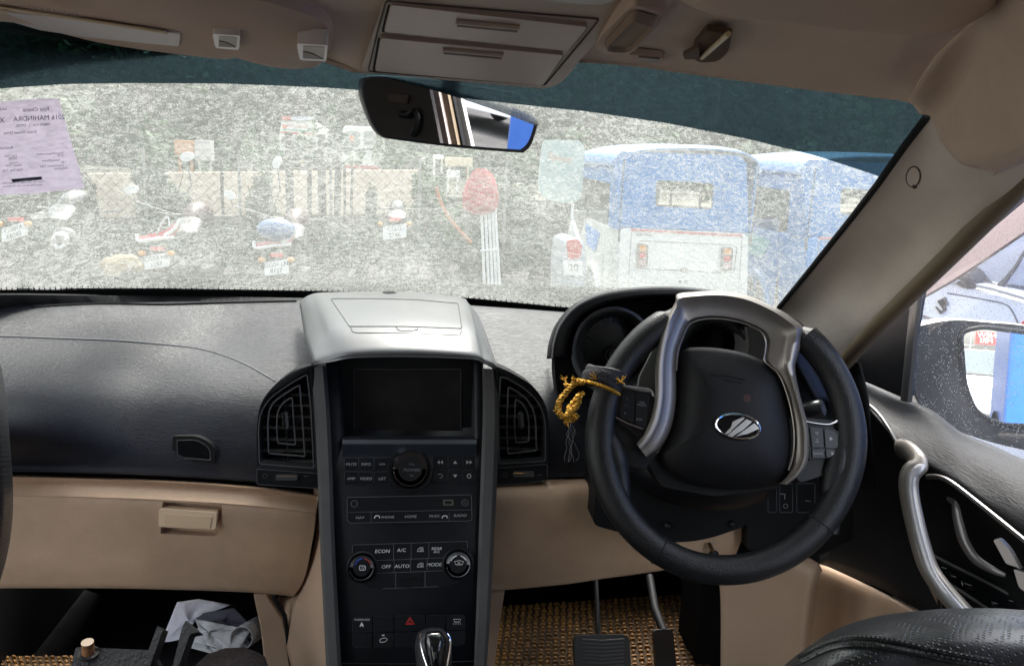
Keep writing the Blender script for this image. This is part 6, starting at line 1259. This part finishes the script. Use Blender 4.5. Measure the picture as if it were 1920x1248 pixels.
# ---------------------------------------------------------------- three-wheelers with blue canopies
BLUC = mat('canopy_blue', (.04, .20, .50), .6, spec=.3, bump=(25, .4, 4), var=(3, .15)); BLU_LIT = mat('canopy_roof', (.17, .34, .62), .5, bump=(20, .3, 3), var=(4, .08)); BLUT = mat('tub_blue', (.03, .24, .62), .35, coat=.4); WTUB = mat('tub_white', (.78, .79, .76), .35, coat=.4, var=(3, .03))  # roof blue is lightened, the highlight on top painted into its colour
def ricksha(label, dx, d, tub, txt):
    q = lambda x, y, dy=0: PY(x + dx, y + dx * .044, d + dy); c = q(1280, 620); t = thing('auto_rickshaw', label, 'auto rickshaw', (c.x, d, 0), 'three-wheelers with blue canopies')
    fq = Plane(V((0, d, 1)), V((0, -1, 0))); S = lambda pts: [(x + dx, y + dx * .044) for x, y in pts]; L = 2.1
    A = [q(1162, 430), q(1176, 426), q(1396, 437), q(1405, 444), q(1403, 560), q(1398, 640), q(1160, 640), q(1158, 560)]
    body = MB().prism(A, (0, .5, 0)).build('rear_tub', tub, t, bevel=.02)
    # left and right side walls with wheel arches
    xl, xr_ = A[0].x, A[3].x; zt = A[0].z; zb = A[6].z
    for xx in (xl, xr_ - .04):
        side = [V((xx, d + .5, zt)), V((xx, d + 1.25, zt + .02)), V((xx, d + 1.45, zt - .25)), V((xx, d + 1.9, zt - .05)), V((xx, d + 2.1, zt - .3)), V((xx, d + 2.1, zb + .1)), V((xx, d + 1.2, zb + .1))]
        for k in range(9): a = math.pi * k / 8; side.append(V((xx, d + .85 + .33 * math.cos(a), zb + .12 + .40 * math.sin(a))))
        side += [V((xx, d + .5, zb + .1))]
        MB().prism(side, (.04, 0, 0)).build('side_panel', tub, t, bevel=.006)
        MB().tube([V((xx - .01, d + .85 + .35 * math.cos(a), zb + .12 + .42 * math.sin(a))) for a in [math.pi * k / 12 for k in range(13)]], 1, 8, flat=(V((1, 0, 0)), .04, .02)).build('wheel_arch', tub, t)
        wq = MB().tube([V((xx + .08, d + .85 + .2 * math.cos(a), .25 + .2 * math.sin(a))) for a in [2 * math.pi * k / 24 for k in range(24)]], .06, 8, True).build('wheel', TYR, t); MB().disc((xx + .05, d + .85, .25), (-1, 0, 0), .13, 16, .02).build('wheel_rim', RIMM, wq)
    wq = MB().tube([V(((xl + xr_) / 2, d + 2.35 + .2 * math.cos(a), .25 + .2 * math.sin(a))) for a in [2 * math.pi * k / 24 for k in range(24)]], .06, 8, True).build('wheel', TYR, t)
    nose = MB().grid([[V(((xl + xr_) / 2 + sx * w_, d + yy, z)) for sx in (-1, -.5, 0, .5, 1)] for w_, yy, z in ((.55, 2.05, zb + .1), (.5, 2.3, zb + .3), (.45, 2.42, zt - .2), (.5, 2.2, zt), (.55, 2.1, zt + .05))]).build('front_cowl', tub, t, solid=.02)
    # canopy: rear sheet with window cut, roof, side strips
    CP = [q(1150, 300), q(1166, 284), q(1388, 292), q(1400, 308), q(1404, 436), q(1162, 426)]
    sheet = MB().prism(CP, (0, .02, 0)).build('canopy_rear', BLUC, t)
    ck = plate(Plane(V((0, d, 1)), V((0, -1, 0))), S(rp([(1238, 338), (1348, 344), (1346, 394), (1236, 388)], 8)), -.1, .1, 'cut', BLUC, None, 0); bool_cut(sheet, ck)
    rws = []
    for f_ in (0, .03, .12, .5, .8, .95, 1.0):
        y = d + f_ * L; sag = -.06 * (abs(f_ - .5) * 2) ** 3
        rws.append([V((xl - .03, y, CP[0].z - .02 + sag)), V((xl + .0, y, CP[1].z + .01 + sag)), V((xl + (xr_ - xl) * .15, y, CP[1].z + .07 + sag)), V(((xl + xr_) / 2, y, CP[1].z + .10 + sag)), V((xl + (xr_ - xl) * .85, y, CP[2].z + .08 + sag)), V((xr_ - .0, y, CP[2].z + .01 + sag)), V((xr_ + .03, y, CP[3].z - .02 + sag))])
    MB().grid(loft(rws, 4, 3)).build('canopy_roof', BLU_LIT, t, solid=.015, face_eye=True)
    for xx in (xl - .01, xr_ + .0):
        MB().prism([V((xx, d, zt)), V((xx, d + .32, zt)), V((xx, d + .36, CP[0].z - .18)), V((xx, d + L, CP[0].z - .12)), V((xx, d + L, CP[0].z + .02)), V((xx, d, CP[0].z + .02))], (.012, 0, 0)).build('canopy_side', BLUC, t)
        for yy in (.02, 1.2, 2.05): MB().tube([V((xx + .02, d + yy, zt - .1)), V((xx + .02, d + yy, CP[0].z))], .014, 8).build('canopy_post', BKG, t)
    b = MB(); b.box(((xl + xr_) / 2, d + .75, zt - .35), (xr_ - xl - .12, .35, .5)); b.box(((xl + xr_) / 2, d + .56, zt + .0), (xr_ - xl - .1, .1, .35)); b.build('bench_seat', mat('bench_dark', (.03, .03, .035), .6), t)
    MB().prism([V((xl + .1, d + 2.12, zt + .02)), V((xr_ - .1, d + 2.12, zt + .02)), V((xr_ - .12, d + 2.0, CP[0].z - .08)), V((xl + .12, d + 2.0, CP[0].z - .08))], (0, .01, 0)).build('front_windscreen', mat('auto_glass', (.16, .18, .18), .15), t)
    # tailgate details
    plate(fq, S([(1184, 429), (1392, 440), (1392, 443.5), (1184, 432.5)]), -.01, .012, 'red_tape', mat('red_tape', (.60, .10, .12), .5), t, 0)
    b = MB()
    for L_ in (rp([(1197, 452), (1214, 452), (1370, 459), (1382, 463), (1376, 512), (1192, 503)], [6, 0, 0, 5, 8, 8]),): b.tube([fq.at(x, y, .002) for x, y in S(L_)], .004, 5, True)
    b.tube([fq.at(*p, .002) for p in S([(1184, 434), (1176, 560)])], .003, 5); b.tube([fq.at(*p, .002) for p in S([(1392, 443), (1384, 560)])], .003, 5); b.build('panel_seam', mat('seam_grey', (.30, .30, .29), .6), t)
    for x0 in (1196, 1355):
        o_ = 6 if x0 > 1300 else 0
        lm_ = plate(fq, S(rp([(x0, 457 + o_), (x0 + 20, 458 + o_), (x0 + 18, 501 + o_), (x0 - 2, 500 + o_)], 5)), -.01, .03, 'tail_lamp', mat('lamp_body', (.20, .18, .17), .3), t, .006)
        plate(fq, S(rr(x0 + 3, 460 + o_, x0 + 16, 471 + o_, 3)), .028, .034, 'amber_lens', AMB, lm_, .003); plate(fq, S(rr(x0 + 3, 474 + o_, x0 + 15, 484 + o_, 3)), .028, .034, 'red_lens', LMP, lm_, .003); plate(fq, S(rr(x0 + 2, 487 + o_, x0 + 15, 498 + o_, 3)), .028, .034, 'clear_lens', mat('lens_pink', (.5, .3, .3), .3), lm_, .003)
    b = MB(); text(fq, 1208 + dx, 440.5 + dx * .044, 6, 'ELECTRIC', .004, b, rot=3, sx=1.1); b.build('lettering', mat('dark_letter', (.10, .10, .10), .6), t, smooth=False, merge=False)
    plate(fq, S(ell(1284, 506, 7, 4, 18, 5)), -.01, .012, 'lock_emblem', mat('lock_grey', (.15, .16, .17), .3, .6), t, .002)
    for x0 in (1273, 1284): plate(fq, S(rr(x0, 525, x0 + 5, 530, 1)), -.01, .006, 'catch', BKG, t, .001)
    if txt:
        for k, w_ in enumerate((14, 12, 16, 12, 14, 14)): plate(fq, S(rr(1236 + k * 16, 478 + k * .7, 1236 + k * 16 + w_ * .7, 488 + k * .7, 1)), -.01, .004, 'embossed_mark', tub, t, .002)
    # blue graphic on the side panel
    b = MB(); xx = xl - .004; b.prism([V((xx, d + .62, zt - .08)), V((xx, d + 1.2, zt - .03)), V((xx, d + 1.1, zt - .22)), V((xx, d + .75, zt - .26))], (-.002, 0, 0)); b.build('side_graphic', mat('graphic_blue', (.15, .35, .75), .4) if tub is WTUB else mat('graphic_mint', (.25, .6, .6), .4), t)
    return t
ricksha('three-wheeler with a white tub and blue canopy, nearest the middle of the view', 0, 5.9, WTUB, True)
ricksha('three-wheeler with a blue tub and blue canopy beside the windscreen pillar', 352, 5.75, BLUT, False)

# ---------------------------------------------------------------- white hatchback seen through the driver's window
hc = thing('white_hatchback', 'white hatchback with a chrome S-shaped badge on its tailgate, close by the driver window', 'car', PX(1850, 800, 2.6)); vdir = ray(1850, 600); vdir.z = 0; vdir.normalize()
HP = Plane(PX(1850, 600, 2.45), -vdir); WC_ = mat('hatch_white', (.80, .79, .76), .25, coat=.6)
n_ = HP.n; 
b = MB(); lowp = [(1640, 575), (1690, 540), (1780, 528), (1790, 532), (1950, 574), (2080, 590), (2400, 640), (2400, 900), (1640, 900)]
b.prism([HP.at(x, y, -.0) for x, y in lowp], -n_ * 2.6); b.build('body', WC_, hc, bevel=.03)
b = MB(); b.grid([[HP.at(x, y, o) for x, y in zip((1640, 1700, 1790, 1860, 1950, 2100, 2300), ys)] for ys, o in (((570, 548, 530, 545, 571, 604, 650), .010), ((562, 540, 524, 539, 566, 598, 640), .035), ((520, 518, 522, 534, 552, 575, 610), .02), ((515, 512, 519, 530, 548, 570, 600), -.06))]); b.build('tailgate_shelf', WC_, hc, face_eye=True)
b = MB(); b.prism([HP.at(x, y, -.03) for x, y in ((1640, 470), (1760, 380), (1980, 330), (2300, 330), (2400, 600), (2250, 590), (1980, 552), (1830, 522), (1780, 514))], -n_ * .04); GLH = b.build('rear_window', mat('hatch_glass', (.40, .42, .46), .12, coat=.6, var=(5, .1)), hc)
b = MB(); b.prism([HP.at(x, y, -.026) for x, y in sp2([(1800, 505), (1830, 500), (1846, 512), (1862, 530), (1890, 533), (1960, 540), (2100, 560), (2100, 590), (1980, 556), (1840, 528), (1790, 517)], 4)], -n_ * .006); b.build('window_mask', mat('mask_grey', (.12, .12, .13), .4), GLH)
MB().tube([HP.at(x, y, .0) for x, y in ((1876, 537), (1888, 522), (1905, 500), (1922, 470))], [.016, .010, .008, .006], 8).build('rear_wiper', mat('wiper', (.05, .05, .055), .5), hc)
b = MB(); b.ball(HP.at(1818, 520, -.01), (.06, .06, .05)); b.build('wiper_motor_cover', mat('wiper', (.05, .05, .055), .5), hc)
b = MB()
for pts in ([(1757, 563), (1772, 556), (1780, 570), (1770, 572), (1771, 580), (1776, 582), (1762, 590), (1754, 574), (1763, 578), (1762, 572)], ):
    pass
for pts in ([(1757, 564), (1768, 559), (1776, 581), (1763, 589), (1753, 574), (1757, 575), (1764, 582), (1768, 580)], [(1768, 559), (1773, 556), (1780, 571), (1775, 573), (1770, 566), (1766, 566)]): b.prism([HP.at(x, y, .012) for x, y in pts], -n_ * .012)
b.build('chrome_badge', mat('badge_chrome', (.35, .35, .36), .15, 1.), hc, bevel=.001)
MB().tube([HP.at(x, y, .002) for x, y in sp2([(1776, 549), (1850, 562), (1884, 570), (1896, 580), (1908, 605), (1915, 640)], 5, False)], .003, 6).build('tailgate_gap', mat('gap_grey', (.15, .15, .15), .6), hc)
plate(HP, rp([(1914, 603), (1960, 596), (2010, 620), (2000, 700), (1920, 690)], 6), -.01, .01, 'tail_lamp', LMP, hc, .004)
b = MB(); b.prism([HP.at(x, y, .006) for x, y in ((1690, 577), (1716, 584), (1750, 597), (1742, 599), (1712, 590), (1690, 583))], -n_ * .01); b.build('plate_garnish', mat('garnish', (.35, .30, .27), .4), hc)
b = MB(); text(HP, 1722, 604, 13, 'So', .004, b, rot=10); b.build('model_lettering', mat('badge_chrome', (.35, .35, .36), .15, 1.), hc, smooth=False, merge=False)

# ---------------------------------------------------------------- what the two mirrors look back at
Xb = 2.05
def bluevan(label, y0, y1):
    t = thing('blue_goods_van', label, 'van', (Xb + .9, (y0 + y1) / 2, 0)); ym = (y0 + y1) / 2; L = y1 - y0
    b = MB(); b.box((Xb + .9, ym, 1.40), (1.8, L, 1.9)); b.build('van_body', mat('van_blue', (.035, .14, .50), .3, coat=.5, var=(8, .1)), t, bevel=.05)
    b = MB(); b.box((Xb + .86, ym, .42), (1.76, L - .1, .3)); b.build('van_underbody', BLKM, t, bevel=.02)
    for yy in (y0 + .6, y1 - .6):
        wq = MB().disc((Xb + .02, yy, .34), (-1, 0, 0), .34, 24, .04).build('wheel', TYR, t); MB().disc((Xb - .02, yy, .34), (-1, 0, 0), .2, 18, .02).build('wheel_rim', RIMM, wq)
    return t
bluevan('tall blue goods van parked close along the driver side, seen in the inside mirror', -1.14, 1.75)
bluevan('second blue goods van farther back, seen at the right of the wing mirror', -8.1, -6.9)
bw = MB().box((18, -14, 1.5), (24, .3, 3.0)); tag(bw.build('mirror_backing_wall', mat('grey_render', (.10, .095, .09), .9, bump=(6, .5, 5), var=(1.2, .3)), None, bevel=.02), 'grey wall far behind, added to darken the view in the inside mirror', 'wall')  # added wall, darkens an overbright stretch of the inside mirror view
# red billboard on scaffolding
sgc = RX(WM, 1850, 634, t=52); sgn = thing('roadside_billboard', 'red billboard reading NEW MRI on scaffolding, seen mirrored in the wing mirror', 'billboard', (sgc.x, sgc.y, 0))
dv = (V((WM.at(1843, 634).x, WM.at(1843, 634).y, 0)) - V((sgc.x, sgc.y, 0))).normalized(); xx_ = V((0, 0, 1)).cross(dv).normalized()
def sgp(u, v, o=0): return sgc + xx_ * u * .68 + V((0, 0, 1)) * v * .68 + dv * o
MB().prism([sgp(-.85, -.55), sgp(.85, -.55), sgp(.85, .55), sgp(-.85, .55)], -dv * .08).build('board', mat('billboard_red', (.70, .06, .05), .5), sgn)
for tx_, zz in (('NEW', .24), ('MRI', -.24)):
    vs, fs = glyphs(tx_); b = MB(); b.add([sgp(x * .62, zz + y * .62, .02) for x, y in vs], fs); b.build('lettering', WHT, sgn, smooth=False, merge=False)
b = MB()
for u in (-1.2, 0, 1.2, 2.4, 3.4): b.tube([sgp(u, .9, -.15), sgp(u, -sgc.z / .68, -.15)], .03, 6)
for k in range(6): b.tube([sgp(-1.2, -.7 - k * .55, -.15), sgp(3.4, -.7 - k * .55, -.15)], .022, 6)
for k in range(3): b.tube([sgp(-1.2 + k * 1.2, -.7, -.15), sgp(0 + k * 1.2, -2.8, -.15)], .018, 6)
b.build('scaffolding', mat('scaffold', (.35, .36, .38), .5, .4), sgn)
def saloon(label, c):
  wcr = thing('white_saloon', label, 'car', c)
  prof = [(-2.0, .35), (-2.0, .85), (-1.2, .95), (-.7, 1.42), (.8, 1.45), (1.5, 1.0), (2.0, .9), (2.0, .35)]
  MB().prism([c + V((-.8, y, z)) for y, z in prof], (1.6, 0, 0)).build('body', WC_, wcr, bevel=.08, seg=3)
  for y in (-1.3, 1.3):
      for sx in (-.82, .76): MB().disc(c + V((sx, y, .33)), (1, 0, 0), .33, 20, .08).build('wheel', TYR, wcr)
  MB().prism([c + V((-.65, 2.01 - .5, 1.02)), c + V((.65, 1.51, 1.02)), c + V((.58, .84, 1.40)), c + V((-.58, .84, 1.40))], (0, .04, .04)).build('windscreen', WINM, wcr)
q = RX(WM, 1836, 735, t=15); saloon('white saloon car farther back on the street, seen in the wing mirror', V((q.x, q.y, 0)))
q = RX(RM, 957, 256, t=13); saloon('white saloon car behind the driver side, seen in the inside mirror', V((q.x, q.y, 0)))
# driver's side interior parts reflected in the inside mirror
def strip(pts_px, w0, w1, x, nm, m, par, th=.01):
    a = [RX(RM, px, py, x=x) for px, py in pts_px]; d = MB().prism(a, (th, 0, 0)); return d.build(nm, m, par)
strip([(660, 120), (796, 120), (830, 290), (660, 290)], 0, 0, .66, 'inner_pillar_cover', mat('dark_cover', (.05, .042, .038), .8), cabin)
strip([(788, 120), (812, 120), (846, 290), (812, 290)], 0, 0, .70, 'pillar_trim', mat('pink_trim', (.45, .36, .33), .6), cabin)
strip([(812, 120), (828, 120), (862, 290), (842, 290)], 0, 0, .71, 'trim_seal', SEAL, cabin); strip([(828, 120), (836, 120), (872, 290), (861, 290)], 0, 0, .72, 'trim_gap', GAP, cabin)
strip([(836, 120), (850, 120), (888, 290), (873, 290)], 0, 0, .74, 'door_frame_edge', mat('car_white', (.62, .60, .56), .3, coat=.4), cabin)
hn = [RX(RM, px, py, x=.645) for px, py in ((752, 214), (768, 216), (778, 208), (784, 222), (780, 244), (775, 252))]
ghd = thing('belt_anchor', 'dark seat belt anchor with its strap on the pillar, seen in the inside mirror', 'belt anchor', hn[0]); MB().tube(spline(hn, 5), .010, 10).build('belt_loop', BLK, ghd); MB().prism([RX(RM, px, py, x=.648) for px, py in ((725, 175), (765, 178), (762, 195), (728, 192))], (.012, 0, 0)).build('anchor_cover', mat('anchor_brown', (.08, .05, .035), .5), ghd, bevel=.004)
